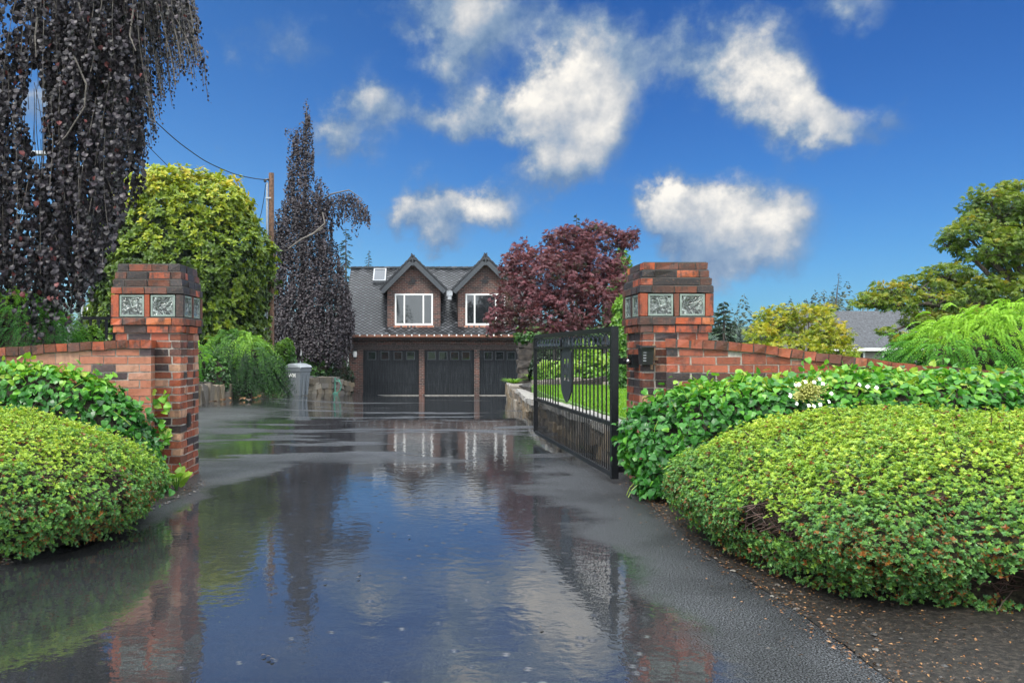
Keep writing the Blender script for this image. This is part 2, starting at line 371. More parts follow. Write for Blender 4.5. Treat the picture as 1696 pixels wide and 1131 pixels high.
# ------------------------------------------------------------------ world and sun
SUN_EL, SUN_AZ = R(52), R(215)      # azimuth clockwise from +Y
w = bpy.data.worlds.new('World'); sc.world = w; w.use_nodes = True
t = NT(w.node_tree)
sky = t.n('ShaderNodeTexSky', sky_type='NISHITA'); sky.sun_disc = False; sky.sun_elevation = SUN_EL; sky.sun_rotation = SUN_AZ
sky.air_density = 1.0; sky.dust_density = .3; sky.ozone_density = 3.0
dirv = t.vm('NORMALIZE', t.n('ShaderNodeTexCoord').outputs['Generated'])
sp = t.n('ShaderNodeSeparateXYZ'); t.put(sp.inputs[0], dirv); dx, dy, dz = sp.outputs
el = t.m('DIVIDE', t.m('ARCSINE', dz), math.pi/180)                       # elevation in degrees
azd = t.m('DIVIDE', t.m('ARCTAN2', dx, dy), math.pi/180)                  # azimuth in degrees, 0 = +Y
tintc = t.mix(t.ss(-2, 22, el), (.40, .61, .79), (.22, .47, .81))
tintc = t.mix(t.ss(-32, 16, azd), t.mix(1, tintc, (1.25, 1.28, 1.16), 'MULTIPLY'), t.mix(1, tintc, (.46, .70, .84), 'MULTIPLY'))
skyc = t.mix(1, sky.outputs[0], tintc, 'MULTIPLY')
def ae(px, py):
    u, v = (px-CX)/F, (HY-py)/F
    return math.degrees(math.atan2(u, 1)), math.degrees(math.asin(v/math.sqrt(1+u*u+v*v)))
wn = t.noise(dirv, 9, 6, .6, out=1); wn2 = t.noise(dirv, 34, 6, .65, out=1)
ws = t.n('ShaderNodeSeparateXYZ'); t.put(ws.inputs[0], wn); ws2 = t.n('ShaderNodeSeparateXYZ'); t.put(ws2.inputs[0], wn2)
U = t.m('ADD', azd, t.m('ADD', t.m('MULTIPLY', t.m('SUBTRACT', ws.outputs[0], .5), 5.0), t.m('MULTIPLY', t.m('SUBTRACT', ws2.outputs[0], .5), 2.0)))
V = t.m('ADD', el, t.m('ADD', t.m('MULTIPLY', t.m('SUBTRACT', ws.outputs[1], .5), 5.0), t.m('MULTIPLY', t.m('SUBTRACT', ws2.outputs[1], .5), 2.0)))
fb = t.noise(dirv, 17, 10, .58)
BL = [ # px, py, rx, ry, tilt(deg, + = falls to the right), density, brightness
 (960,160,80,80,0,1.35,1.0),(940,245,62,66,0,1.05,.85),(765,190,92,32,-5,.95,.68),(880,195,46,44,0,.7,.68),(1065,92,130,56,8,.70,.42),
 (1250,130,100,62,42,1.25,1.0),(1318,185,50,34,40,.8,.85),(1378,190,30,22,20,.5,.45),(770,50,66,82,0,1.0,.58),(690,20,120,46,0,.55,.30),
 (605,176,58,32,0,.95,.68),(580,238,48,40,-20,.9,.62),(745,350,100,36,-15,1.1,.95),(838,358,45,36,0,1.0,.95),(742,410,40,28,0,.85,.7),
 (1228,365,92,62,8,1.35,1.0),(1165,395,95,58,0,.75,.30),(1105,322,40,34,10,1.25,1.0),(1190,440,70,40,0,.35,.35),(1390,15,55,34,0,.8,.6),(1475,196,60,22,0,.45,.35),
 (60,182,60,40,0,.7,.8),(390,220,40,45,0,.4,.12),(410,75,60,60,0,.38,.3),(500,95,90,34,15,.42,.3),(700,330,60,90,0,.35,.3),(900,25,110,44,0,.42,.3),(170,500,80,40,0,.8,.8)]
D = None; BRI = None
for px, py, rx, ry, tl, dn, br in BL:
    a, e = ae(px, py); c, s = math.cos(R(tl)), math.sin(R(tl)); k = F*math.pi/180
    du = t.m('SUBTRACT', U, a); dv = t.m('SUBTRACT', V, e)
    a1 = t.m('ADD', t.m('MULTIPLY', du, c*k/rx), t.m('MULTIPLY', dv, -s*k/rx)); b1 = t.m('ADD', t.m('MULTIPLY', du, s*k/ry), t.m('MULTIPLY', dv, c*k/ry))
    r2 = t.m('ADD', t.m('MULTIPLY', a1, a1), t.m('MULTIPLY', b1, b1))
    g = t.m('MULTIPLY', t.m('EXPONENT', t.m('MULTIPLY', r2, -.85)), dn)
    gb = t.m('MULTIPLY', g, t.m('MULTIPLY', t.m('MINIMUM', t.m('MAXIMUM', t.m('MULTIPLY_ADD', b1, .38, .84), .35), 1.12), br))
    D = g if D is None else t.m('ADD', D, g); BRI = gb if BRI is None else t.m('ADD', BRI, gb)
bri = t.m('DIVIDE', BRI, t.m('MAXIMUM', D, .01))
fro = t.ss(-.02, .05, dy); D = t.m('MULTIPLY', D, fro)
dens = t.m('MULTIPLY_ADD', t.m('SUBTRACT', fb, .5), 1.55, D)
alpha = t.ss(.28, 1.02, dens)
# unseen overcast deck added above the frame and behind, softening light, paling reflections
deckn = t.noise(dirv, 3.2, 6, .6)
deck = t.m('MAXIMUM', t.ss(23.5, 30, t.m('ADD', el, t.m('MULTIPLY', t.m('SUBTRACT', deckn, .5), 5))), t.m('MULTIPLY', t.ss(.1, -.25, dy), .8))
fb2 = t.noise(t.vm('ADD', dirv, (-.014, 0, .022)), 17, 10, .58)
cv = t.m('MULTIPLY_ADD', t.m('SUBTRACT', fb, fb2), 1.3, t.m('MULTIPLY', bri, t.ss(.3, 1.5, dens)))
cc = t.ramp(cv, [(0,(1.0,1.7,2.9)),(.3,(1.8,2.5,3.5)),(.62,(3.7,3.9,4.2)),(1,(6.7,6.4,5.9))])
for e in (): pass
cn = cc
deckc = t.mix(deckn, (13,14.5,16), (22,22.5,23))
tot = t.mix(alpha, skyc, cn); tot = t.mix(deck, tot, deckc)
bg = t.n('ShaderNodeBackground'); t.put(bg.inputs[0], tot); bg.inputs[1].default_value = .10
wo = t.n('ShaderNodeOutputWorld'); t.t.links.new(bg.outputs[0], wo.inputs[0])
sl = bpy.data.lights.new('sun', 'SUN'); sl.energy = 2.6; sl.angle = R(12); sl.color = (1, .95, .87)
so = bpy.data.objects.new('sun', sl); col.objects.link(so)
sd = Vector((math.sin(SUN_AZ)*math.cos(SUN_EL), math.cos(SUN_AZ)*math.cos(SUN_EL), math.sin(SUN_EL)))
so.rotation_euler = (-sd).to_track_quat('-Z', 'Y').to_euler(); so.location = (0, -5, 20)
sc.view_settings.view_transform = 'Standard'; sc.view_settings.look = 'None'; sc.view_settings.gamma = 1; sc.view_settings.exposure = .6
sc.cycles.use_denoising = True; sc.cycles.max_bounces = 6; sc.cycles.transparent_max_bounces = 4
# ------------------------------------------------------------------ ground, driveway, beds, lawn, hills
def strip(name, rows, zf, mat, ncol=24, kind='structure', skirt=0):
    G = []
    for Y, xl, xr in rows:
        X = np.linspace(xl, xr, ncol); G.append(np.c_[X, np.full(ncol, Y), zf(X, np.full(ncol, Y))])
    G = np.array(G); mb = MB(); mb.grid(G)
    if skirt:
        for e in (G[:, 0], G[:, -1], G[0], G[-1]):
            lo = e.copy(); lo[:, 2] -= skirt; mb.grid(np.stack([e, lo]))
    o = mb.build(name, mat, smooth=not skirt); o['kind'] = kind; return o
xs = np.unique(np.r_[np.linspace(-330,-30,20), np.linspace(-30,30,121), np.linspace(30,330,20)])
ys = np.unique(np.r_[np.linspace(-330,-6,14), np.linspace(-6,60,133), np.linspace(60,330,20)])
XX, YY = np.meshgrid(xs, ys); rr = np.hypot(XX, YY)
ZZ = gz(XX, YY)-.03+.02*vnoise(np.stack([XX*1.5, YY*1.5, XX*0], -1))
ZZ = ZZ+sstep(190, 300, rr)*(4+7*vnoise(np.stack([XX/60, YY/60, XX*0], -1), 3))
mb = MB(); mb.grid(np.stack([XX, YY, ZZ], -1)); o = mb.build('ground', m_ground, smooth=True); o['kind'] = 'structure'
WL = np.array([at(300, 684), at(332, 669), at(380, 661), at(420, 655), at(450, 652), at(474, 649)])
WR = np.array([[1.95,8.0,0],[1.96,11.5,0],[2.0,15.3,0],[2.45,22,0],[2.8,27,0],[3.0,30,0],[3.35,33,0],[4.3,34.6,0]]); WR[:,2] = gz(WR[:,0], WR[:,1])
dl = [(-8,-12),(-3,-7),(0,-3.6),(2.5,-2.85),(4.4,-2.45),(7,-2.03),(7.9,-2.2),(8.3,-2.5),(10,-3.0),(13,-3.95)]+[(p[1], p[0]) for p in WL]+[(38,WL[-1][0]+.6),(41,-4.0)]
dr = [(-8,9),(-2,4),(0,2.2),(2.9,1.70),(3.8,1.72),(4.8,1.66),(7,1.78),(8,1.92)]+[(p[1], p[0]-.02) for p in WR[1:7]]+[(36,4.2),(41,5.6)]
Ys = np.unique(np.r_[np.linspace(-8, 41, 120)])
def edge(tab, Y): return float(np.interp(Y, [a for a, b in tab], [b for a, b in tab]))
strip('driveway', [(Y, edge(dl, Y)+.05*math.sin(Y*5)*(Y<8), edge(dr, Y)+.03*math.sin(Y*7+1)*(Y<8)) for Y in Ys], lambda X, Y: gz(X, Y), m_asphalt, 40)
# soil verges either side of the entrance
strip('soil_border', [(Y, edge(dr, Y)-.02, edge(dr, Y)+6) for Y in np.linspace(1.5, 7.9, 40)], lambda X, Y: gz(X, Y)-.006+.05*sstep(0, 1, X-1.75)+.02*vnoise(np.stack([X*6, Y*6, X*0], -1)), m_soil, 90)
strip('soil_border.001', [(Y, -8, edge(dl, Y)+.03) for Y in np.linspace(2.5, 8.5, 40)], lambda X, Y: gz(X, Y)-.006+.05*sstep(0, 1, -2.1-X)+.02*vnoise(np.stack([X*6, Y*6, X*0], -1)), m_soil, 90)
LBZ = lambda Y: np.interp(Y, [8, 12, 22, 33, 45], [.12, .28, .30, .02, -.1])
strip('planting_bed', [(Y, -40, (edge(dl, Y)-.25) if Y<36 else -4.4) for Y in np.linspace(8.6, 36, 60)], lambda X, Y: LBZ(Y)+.05*vnoise(np.stack([X*2, Y*2, X*0], -1)), m_soil, 60, skirt=1.0)
strip('planting_bed.001', [(Y, -40, -4.15) for Y in np.linspace(36.5, 60, 30)], lambda X, Y: -.15+.1*vnoise(np.stack([X*2, Y*2, X*0], -1)), m_soil, 60, skirt=1.0)
wrx = lambda Y: float(np.interp(Y, WR[:,1], WR[:,0]))
LZ = lambda X, Y: np.interp(Y, [8, 19], [.45, .30])+.03*vnoise(np.stack([X*.7, Y*.7, X*0], -1))+.012*np.clip(X-2.5, 0, 8)
lawn = strip('lawn', [(Y, wrx(Y)+.22, 14) for Y in np.linspace(8.05, 20.3, 50)], LZ, m_lawn, 50, skirt=.6)
strip('planting_bed.002', [(Y, wrx(Y)+.2, 20) for Y in np.linspace(20.1, 34, 50)], lambda X, Y: np.minimum(np.interp(Y, [20, 28, 34], [.27, .0, -.2])+np.clip(X-np.interp(Y, WR[:,1], WR[:,0])-.4, 0, 9)*.16, .75)+.04*vnoise(np.stack([X*2, Y*2, X*0], -1)), m_soil, 60, skirt=1.2)
# grass blades on the lawn seen through the gate
mb = MB(); n = 52000
gy = 8.1+12*rng.random(n)**.85; gx = np.interp(gy, WR[:,1], WR[:,0])+.25+rng.random(n)**1.2*7
g = np.c_[gx, gy, LZ(gx, gy)-.005]; ax = np.c_[rng.normal(0,.35,n), rng.normal(0,.35,n), np.ones(n)]
mb.leaves(g, ax, rng.normal(0,1,(n,3)), .035+.035*rng.random(n), np.clip(rng.normal(.5,.22,n),0,1), 'rh', .22)
mb.build('lawn_grass', m_grassb, kind='stuff')
# leaf litter and pebbles along the right and left verge
mb = MB(); n = 5200
y = 1.8+5.6*rng.random(n)**1.3; x = np.interp(y, [a for a,b in dr], [b for a,b in dr])+rng.exponential(.26, n)-.14*rng.random(n)-.25*(rng.random(n)<.05)
z = gz(x, y)+.012+.05*sstep(0,1,x-1.75)+.02*rng.random(n)*(x>1.75)
mb.leaves(np.c_[x,y,z], np.c_[rng.normal(0,1,(n,2)), rng.normal(0,.15,n)], np.c_[rng.normal(0,.35,(n,2)), np.ones(n)], .007+.015*rng.random(n)**1.5, rng.random(n)**1.2, 'rh', .5)
n = 1400; y = 3.2+4.4*rng.random(n); x = np.interp(y, [a for a,b in dl], [b for a,b in dl])-rng.exponential(.22, n)+.15*rng.random(n)
mb.leaves(np.c_[x,y,gz(x,y)+.02+.05*sstep(0,1,-2.1-x)], np.c_[rng.normal(0,1,(n,2)), rng.normal(0,.15,n)], np.c_[rng.normal(0,.35,(n,2)), np.ones(n)], .007+.013*rng.random(n), rng.random(n)*.8, 'rh', .6)
mb.build('leaf_litter', m_litter, kind='stuff')
mb = MB()
def peb(x, y, z, r, tt):
    V = np.array([(1,0,0),(0,1,0),(-1,0,0),(0,-1,0),(0,0,.6),(0,0,-.6),(.7,.7,.25),(-.7,.7,.2),(-.7,-.7,.25),(.7,-.7,.2)])*r*(1+rng.normal(0,.15,(10,3)))
    mb.add(V+[x,y,z], [(4,0,6),(4,6,1),(4,1,7),(4,7,2),(4,2,8),(4,8,3),(4,3,9),(4,9,0),(5,6,0),(5,1,6),(5,7,1),(5,2,7),(5,8,2),(5,3,8),(5,9,3),(5,0,9)], tt)
for k in range(1300):
    if k < 600: y = 2+5.5*random.random(); x = edge(dr, y)+random.expovariate(1/.22)-.06
    else: y = 3+4.6*random.random(); x = edge(dl, y)-random.expovariate(1/.2)+.10
    dd = abs(x)-1.75 if x > 0 else abs(x)-2.1
    peb(x, y, float(gz(x, y))+.004+.05*float(sstep(0,1,dd)), .004+.012*random.random()**3, random.random())
mb.build('pebbles', m_pebble, kind='stuff')
mb = MB()
for px, py, tt in ((338,667,.9),(352,664,.6),(372,665,.75),(383,663,.7),(395,665,.4),(405,663,.85),(420,662,.6),(430,660,.9),(360,668,.5),(412,666,.3)):
    p = at(px, py); mb.leaves([p+[0,0,.03]], [(random.random()-.5, random.random()-.5, .15)], [(0,0,1)], .24, tt, 'ov', .8)
for px, py in ((590,960),(624,877),(675,890),(893,1043),(440,1092),(446,1096),(432,1090),(535,964),(592,951)):
    p = at(px, py); mb.leaves([p+[0,0,.012]], [(1, random.random()-.5, .1)], [(0,.2,1)], .022, .05, 'ov', .8)
mb.build('fallen_leaves', m_litter, kind='stuff')
# distant wood
mb = MB()
for k in range(520):
    a = random.uniform(-1.05, .95) if k < 380 else random.uniform(1, 5.2); d = random.uniform(205, 300) if k < 380 else random.uniform(75, 120)
    x, y = d*math.sin(a), d*math.cos(a); h = (random.uniform(7, 14) if k < 380 else random.uniform(10, 17)) if random.random() < .75 else random.uniform(11, 16)
    zb = float(sstep(190,300,d))*(4+7*float(vnoise(np.array([x/60,y/60,0.]),3)))-1.2
    n = 90; q = rng.random(n); th = rng.random(n)*2*np.pi; r = h*.24*(1-q)**.8*(.5+.5*rng.random(n))
    mb.leaves(np.c_[x+r*np.cos(th), y+r*np.sin(th), zb+h*(.06+.94*q)], np.c_[np.cos(th), np.sin(th), np.full(n,-.5)], np.c_[np.cos(th)*.5, np.sin(th)*.5, np.ones(n)], h*.16*(1.25-q), .15+.5*rng.random(n), 'rh', .8)
mb.build('treeline', m_conifer, kind='stuff')
#@@MASONRY
# ------------------------------------------------------------------ brick gate pillars
def brick_ring(mb, cx, cy, hs, z, h, par, dep=.1, L=.2, tmean=.6):
    W = 2*hs; gap = .012
    for side in range(4):
        full = (side % 2 == par % 2)
        a0, a1 = (-hs, hs) if full else (-hs+dep+gap, hs-dep-gap)
        off = L if (par+side//2) % 2 else L*.52
        cuts = [a0]; p = a0+off
        while p < a1-.045: cuts.append(p); p += L
        cuts.append(a1)
        for u0, u1 in zip(cuts[:-1], cuts[1:]):
            u0 += gap/2 if u0 > a0 else 0; u1 -= gap/2 if u1 < a1 else 0
            tt = min(1, max(0, random.gauss(tmean, .2))) if random.random() > .24 else random.uniform(.02, .24)
            j = .0022
            pr = random.uniform(-.0015, .003)
            if side == 0: mb.box(cx+u0, cy-hs-pr, z, cx+u1, cy-hs+dep, z+h-gap, tt, j)
            elif side == 2: mb.box(cx+u0, cy+hs-dep, z, cx+u1, cy+hs+pr, z+h-gap, tt, j)
            elif side == 1: mb.box(cx+hs-dep, cy+u0, z, cx+hs+pr, cy+u1, z+h-gap, tt, j)
            else: mb.box(cx-hs-pr, cy+u0, z, cx-hs+dep, cy+u1, z+h-gap, tt, j)
CO = .0695
def pillar(cx, cy, label):
    T = thing('brick_pillar', label, 'pillar', (cx, cy, -.03), 'brick pillars either side of the drive')
    hs = .292
    mb = MB(); k = 0; z = -.03-CO*.0
    while z < 1.507-2*CO-.01:
        brick_ring(mb, cx, cy, hs, z, CO, k, tmean=.62); z += CO; k += 1
    mb.build('shaft', m_brick, T)
    m2 = MB(); m2.box(cx-hs+.006, cy-hs+.006, -.03, cx+hs-.006, cy+hs-.006, z, .5); m2.build('shaft_mortar', m_mortar, T)
    mb = MB(); mm = MB()
    for dh, n in ((.312, 1), (.327, 1)):
        brick_ring(mb, cx, cy, dh, z, CO, k, tmean=.6); mm.box(cx-dh+.008, cy-dh+.008, z+.001, cx+dh-.008, cy+dh-.008, z+CO-.001); z += CO; k += 1
    zg = z; hg = CO*3
    hb = .322
    for sx in (-1, 0, 1):
        for sy in (-1, 0, 1):
            if sx == 0 and sy == 0: continue
            ww = .065 if sx else .045; wd = .065 if sy else .045
            x0 = cx+sx*(hb-.0325)-ww/2 if sx else cx-ww/2; y0 = cy+sy*(hb-.0325)-wd/2 if sy else cy-wd/2
            if sx == 0: y0 = cy+sy*(hb-.05)-.05; wd = .10
            if sy == 0: x0 = cx+sx*(hb-.05)-.05; ww = .10
            if sx and sy: x0 = cx+sx*(hb-.0325)-.0325; ww = .065
            mb.box(x0, y0, zg+.002, x0+ww, y0+wd, zg+hg-.008, random.choice([.2,.3,.55,.62,.7,.45]), .002)
    mm.box(cx-.17, cy-.17, zg+.001, cx+.17, cy+.17, zg+hg-.001)
    z = zg+hg
    for dh in (.325, .311, .298, .284):
        brick_ring(mb, cx, cy, dh, z, CO, k, tmean=.42); mm.box(cx-dh+.008, cy-dh+.008, z+.001, cx+dh-.008, cy+dh-.008, z+CO-.004); z += CO; k += 1
    mb.build('cap', m_brick_cap, T); mm.build('cap_mortar', m_mortar_dark, T)
    gs = .1; span = (hb-.065+.0225)/2      # block centre offset
    for side in range(4):
        for s in (-1, 1):
            u = s*(.0225+(hb-.065-.0225)/2); hw = (hb-.065-.0225)/2-.008; zc = zg+hg/2-.003; hh = hg/2-.008
            d = [(0,-1),(1,0),(0,1),(-1,0)][side]; tx = (d[1] and (1,0)) or (0,1)
            c = np.array([cx+d[0]*(hb-.05)+tx[0]*u, cy+d[1]*(hb-.05)+tx[1]*u, zc])
            rim = MB(); dv = np.array([d[0],d[1],0.]); tv = np.array([tx[0],tx[1],0.]); up = np.array([0,0,1.])
            for q, (a, b, ha, hb2) in enumerate(((0,hh-.008,hw,.008),(0,-hh+.008,hw,.008),(hw-.008,0,.008,hh-.016),(-hw+.008,0,.008,hh-.016))):
                rim.obox(c+tv*a+up*b+dv*.005, tv, up, dv, ha, hb2, .04)
            ro = rim.build('glass_block', m_blockrim, T)
            g = MB(); nn = 9; uu = np.linspace(-1,1,nn)
            gu, gv = np.meshgrid(uu, uu); dep = .040-.006*(1-np.maximum(abs(gu),abs(gv))**2)
            Gp = c+gu[...,None]*tv*(hw-.016)+gv[...,None]*up*(hh-.016)+dep[...,None]*dv
            if d[0]-d[1] < 0: Gp = Gp[:, ::-1]
            g.grid(Gp); g.build('pane', m_block, ro, smooth=True)
    return T
PL = (PX(243.5, 7.4), 7.4+.325); PRr = (PX(1121, 7.25), 7.25+.325)
pl = pillar(*PL, 'brick gate pillar on the left side of the drive, with a dark outlet plate low on its side')
pr = pillar(*PRr, 'brick gate pillar beside the black iron gate, with a black keypad box on its front')
mb = MB(); zc = PZ(697, 7.55); mb.box(PL[0]+.290, PL[1]-.10, zc-.065, PL[0]+.306, PL[1]-.02, zc+.065); mb.box(PL[0]+.306, PL[1]-.09, zc-.05, PL[0]+.312, PL[1]-.03, zc+.05)
mb.build('outlet_plate', m_blackmatte, pl)
# keypad box, bracket plate and old number marks on the right pillar
cx, cy = PRr; mb = MB(); x0 = cx-.305; zb = PZ(604, 7.2)
yk = cy-.292
V = [(x0-.02,yk-.10,zb-.0),(x0+.075,yk-.10,zb),(x0+.075,yk,zb),(x0-.02,yk,zb),(x0-.03,yk-.13,zb+.15),(x0+.08,yk-.13,zb+.15),(x0+.08,yk,zb+.16),(x0-.03,yk,zb+.16)]
mb.add(V, [(0,3,2,1),(4,5,6,7),(0,1,5,4),(1,2,6,5),(2,3,7,6),(3,0,4,7)]); mb.bar((x0-.04,yk-.15,zb+.153),(x0-.04,yk,zb+.165),.012,.03); mb.box(x0-.045,yk-.15,zb+.15,x0+.09,yk,zb+.166)
mb.build('keypad_box', m_blackmatte, pr)
mb = MB()
for r_ in range(4):
    for c_ in range(2): mb.box(x0-.010+c_*.014, yk-.122, zb+.03+r_*.024, x0-.002+c_*.014, yk-.112, zb+.040+r_*.024)
mb.build('keypad_buttons', m_grey, pr)
mb = MB(); xm = PX(1083, 7.28); ym = cy-.292
mb.box(xm-.012, ym-.008, PZ(592,7.3), xm+.012, ym+.01, PZ(570,7.3)); mb.box(xm-.03, ym-.008, PZ(597,7.3), xm+.035, ym+.01, PZ(592.5,7.3))
mb.box(xm-.03, ym-.008, PZ(612,7.3), xm-.008, ym+.01, PZ(597.5,7.3)); mb.box(xm-.007, ym-.008, PZ(604,7.3), xm+.022, ym+.01, PZ(601,7.3))
mb.build('number_bracket', plain('bare_wood', (.27,.17,.10), .7), pr)
# ------------------------------------------------------------------ curved wing walls with sloping brick caps
def wing(path, ztop, label, light):
    path = np.array(path, float); T = thing('brick_wall', label, 'wall', (*path[0], 0), 'low brick wing walls')
    seg = np.r_[0, np.cumsum(np.linalg.norm(np.diff(path, axis=0), axis=1))]; Ltot = seg[-1]
    def pos(s): return np.array([np.interp(s, seg, path[:,0]), np.interp(s, seg, path[:,1])])
    def top(s): return float(np.interp(s, np.linspace(0, Ltot, len(ztop)), ztop))
    def frm(s):
        d = nrmz(pos(min(s+.05, Ltot))-pos(max(s-.05, 0))); return np.array([d[0],d[1],0.]), np.array([-d[1],d[0],0.])
    th = .1; mb = MB(); z = -.03; k = 0
    while z < max(ztop):
        s = (.1 if k % 2 else 0)
        ss = [0]+list(np.arange(s if s else .2, Ltot, .2))+[Ltot]
        for a, b in zip(ss[:-1], ss[1:]):
            c = (a+b)/2; lim = top(c)-.085
            if z >= lim or b-a < .02: continue
            h = min(CO-.009, lim-z) if lim-z-CO >= .032 else lim-z
            if h < .032: continue
            d, nn = frm(c); pc = pos(c)
            tt = min(1, max(0, random.gauss(.55,.2))) if random.random() > .16 else random.uniform(0,.2)
            mb.obox((pc[0],pc[1],z+h/2), d, nn, (0,0,1), (b-a)/2-.0045, th, h/2, tt, .0018)
        z += CO; k += 1
    mb.build('brickwork', light, T)
    mo = MB(); n = 60
    for sgn in (-1, 1):
        G = np.zeros((2, n, 3))
        for i, s in enumerate(np.linspace(0.006, Ltot, n)):
            d, nn = frm(s); pc = pos(s); G[0,i] = (*(pc+sgn*nn[:2]*(th-.007)), -.05); G[1,i] = (*(pc+sgn*nn[:2]*(th-.007)), top(s)-.07)
        mo.grid(G)
    d, nn = frm(0); pc = pos(0.006); q = nn[:2]*(th-.007)
    mo.add([(*(pc-q),-.05),(*(pc+q),-.05),(*(pc+q),top(0)-.07),(*(pc-q),top(0)-.07)], [(0,1,2,3)])
    mo.build('mortar', m_mortar, T)
    cp = MB(); s = -.01
    while s < Ltot-.1:
        c = s+.05; d, nn = frm(max(c,0)); pc = pos(max(c,0)); sl = (top(min(c+.1,Ltot))-top(max(c-.1,0)))/.2
        dd = nrmz(np.array([d[0],d[1],sl])); up = nrmz(np.cross(dd, nn)); up = up if up[2] > 0 else -up
        cp.obox((pc[0],pc[1],top(max(c,0))-.042+random.uniform(-.002,.003)), dd, nn, up, .0455, .125, .036, min(1,max(0,random.gauss(.5,.16))), .003)
        s += .1
    cp.build('cap_course', m_brick_cap if light is m_brick_light else m_brick, T)
    cm = MB(); G = np.zeros((4, n, 3))
    for i, s in enumerate(np.linspace(0, Ltot-.02, n)):
        d, nn = frm(s); pc = pos(s)
        for j, (o_, zz) in enumerate(((-.117,-.078),(-.117,-.013),(.117,-.013),(.117,-.078))): G[j,i] = (*(pc+nn[:2]*o_), top(s)+zz)
    cm.grid(G); cm.build('cap_mortar', m_mortar_dark, T)
wing([(PX(251,7.27),7.32),(PX(200,7.24),7.28),(PX(100,7.2),7.2),(PX(0,7.15),7.1),(-4.6,6.9),(-5.6,6.5)], [PZ(561,7.2),PZ(565,7.2),PZ(573,7.2),PZ(581,7.1),PZ(586,7.1),1.1,1.05], 'curved low brick wall running left from the left gate pillar', m_brick_light)
wing([(PX(1104,7.15),7.17),(PX(1140,7.1),7.12),(PX(1200,7.05),7.06),(PX(1300,7),7.0),(PX(1400,6.95),6.95),(4.4,6.95),(6.2,6.9)],
     [PZ(561,7.1),PZ(563,7.1),PZ(570,7.1),PZ(581,7.05),PZ(590,7),PZ(600,7),PZ(606,7),PZ(612,7),1.02,1.0,.98,.97], 'curved low brick wall sweeping right from the right gate pillar above the climber', m_brick)
#@@GATE
# ------------------------------------------------------------------ iron gate
m_gun = plain('cast_iron', (.035,.043,.052), .3, .2, .5, .35, 60, .3)
A = np.array([1.683, 7.42, 0.]); B = np.array([1.49, 11.35, 0.]); gd = nrmz(B-A); gn = np.array([gd[1], -gd[0], 0]); GL = np.linalg.norm(B-A); up = np.array([0,0,1.])
G = thing('iron_gate', 'black iron driveway gate standing open with pickets, pointed arches and a central shield panel', 'gate', (*A[:2], .05))
def gp(s, z, o=0): return A+gd*s+gn*o+up*z
zt, z2, z3, zb = 1.385, 1.225, .53, .075
def gbar(s0, z0, s1, z1, wd, dp): 
    mb = MB(); mb.bar(gp(s0,z0), gp(s1,z1), wd, dp); return mb
mb = MB(); mb.obox(gp(0,(zt+zb)/2), gd, gn, up, .032, .032, (zt-zb)/2+.03); mb.build('hinge_stile', m_black, G)
mb = MB(); mb.obox(gp(GL,(zt+zb)/2), gd, gn, up, .025, .025, (zt-zb)/2); mb.build('latch_stile', m_black, G)
for nm, z, hh in (('top_rail', zt, .024), ('arch_rail', z2, .012), ('middle_rail', z3, .018), ('bottom_rail', zb, .022)):
    mb = MB(); mb.obox(gp(GL/2, z), gd, gn, up, GL/2-.034, .018, hh); mb.build(nm, m_black, G)
ps, pc_ = GL*.37, .16     # the shield panel's centre measured from the latch end; half width
sc_ = GL*.51
KP = 1.8
NP = 25; pk = None
def picket(z0, z1, r):
    mb = MB(); mb.tube([gp(0,z0), gp(0,z1)], r, 6, cap=False); return mb
lo0 = picket(zb+.02, z3-.015, .0062).build('picket', m_black, G)
hi0 = picket(z3+.015, z2-.01, .008).build('picket', m_black, G)
def dupto(o, s):
    c = o.copy(); col.objects.link(c); c.location = [float(v) for v in gd*s]; ORG[c.name] = ORG[o.name]; return c
st = (GL-.06)/NP; lo0.location = [float(v) for v in gd*(.03+st*.5)]; hi0.location = [float(v) for v in gd*(.03+st*.5)]
for k in range(1, NP*2): dupto(lo0, .03+st*.5+k*st/2)
for k in range(1, NP):
    s = .03+st*(k+.5)
    if abs(s-sc_) > .30: dupto(hi0, s)
def arch(mb, s0, s1, z0, z1, r, n=7, o=0):
    w = (s1-s0)/2; c = (s0+s1)/2
    for sg in (-1, 1):
        pts = []
        for k in range(n):
            th = k/(n-1)*math.acos(.0)*1.0; q = k/(n-1)
            pts.append(gp(c+sg*w*math.sqrt(max(0, 1-q**2.2)), z0+(z1-z0)*q**.9, o))
        mb.tube(pts, r, 5, cap=False)
nA = 22; sa = (GL-.07)/nA
am = MB()
for k in range(nA-1): arch(am, .035+k*sa, .035+(k+2)*sa, z2+.012, zt-.028, .0065)
am.build('arch_band', m_gun, G)  # lighter iron stands in for wet highlights on the arches
for k in range(nA):
    bl = MB()
    c = gp(.035+(k+1)*sa if k < nA-1 else .035+.5*sa, z2+.012)
    if abs(.035+(k+1)*sa-sc_) > .31: bl.lathe(c, [(.004,0),(.019,.012),(.017,.03),(.010,.06),(.004,.10)], 6); bl.build('spear_baluster', m_gun, G)
pn = MB(); arch(pn, sc_-.165*KP, sc_+.165*KP, z2-.02, zt+.03, .016, 9, .012)
for sg in (-1, 1): pn.bar(gp(sc_+sg*.165*KP, z2-.02, .012), gp(sc_+sg*.165*KP, .87, .012), .024, .02)
pn.build('panel_frame', m_black, G)
fg = MB()
def plate(mb, pts, o0=.002, o1=.014):
    n = len(pts); V = [gp(sc_+a*KP, z, o0) for a, z in pts]+[gp(sc_+a*KP, z, o1) for a, z in pts]
    F = [(i,(i+1)%n,n+(i+1)%n,n+i) for i in range(n)]+[(0,i+1,i) for i in range(1,n-1)]+[(n,n+i,n+i+1) for i in range(1,n-1)]
    mb.add(V, F)
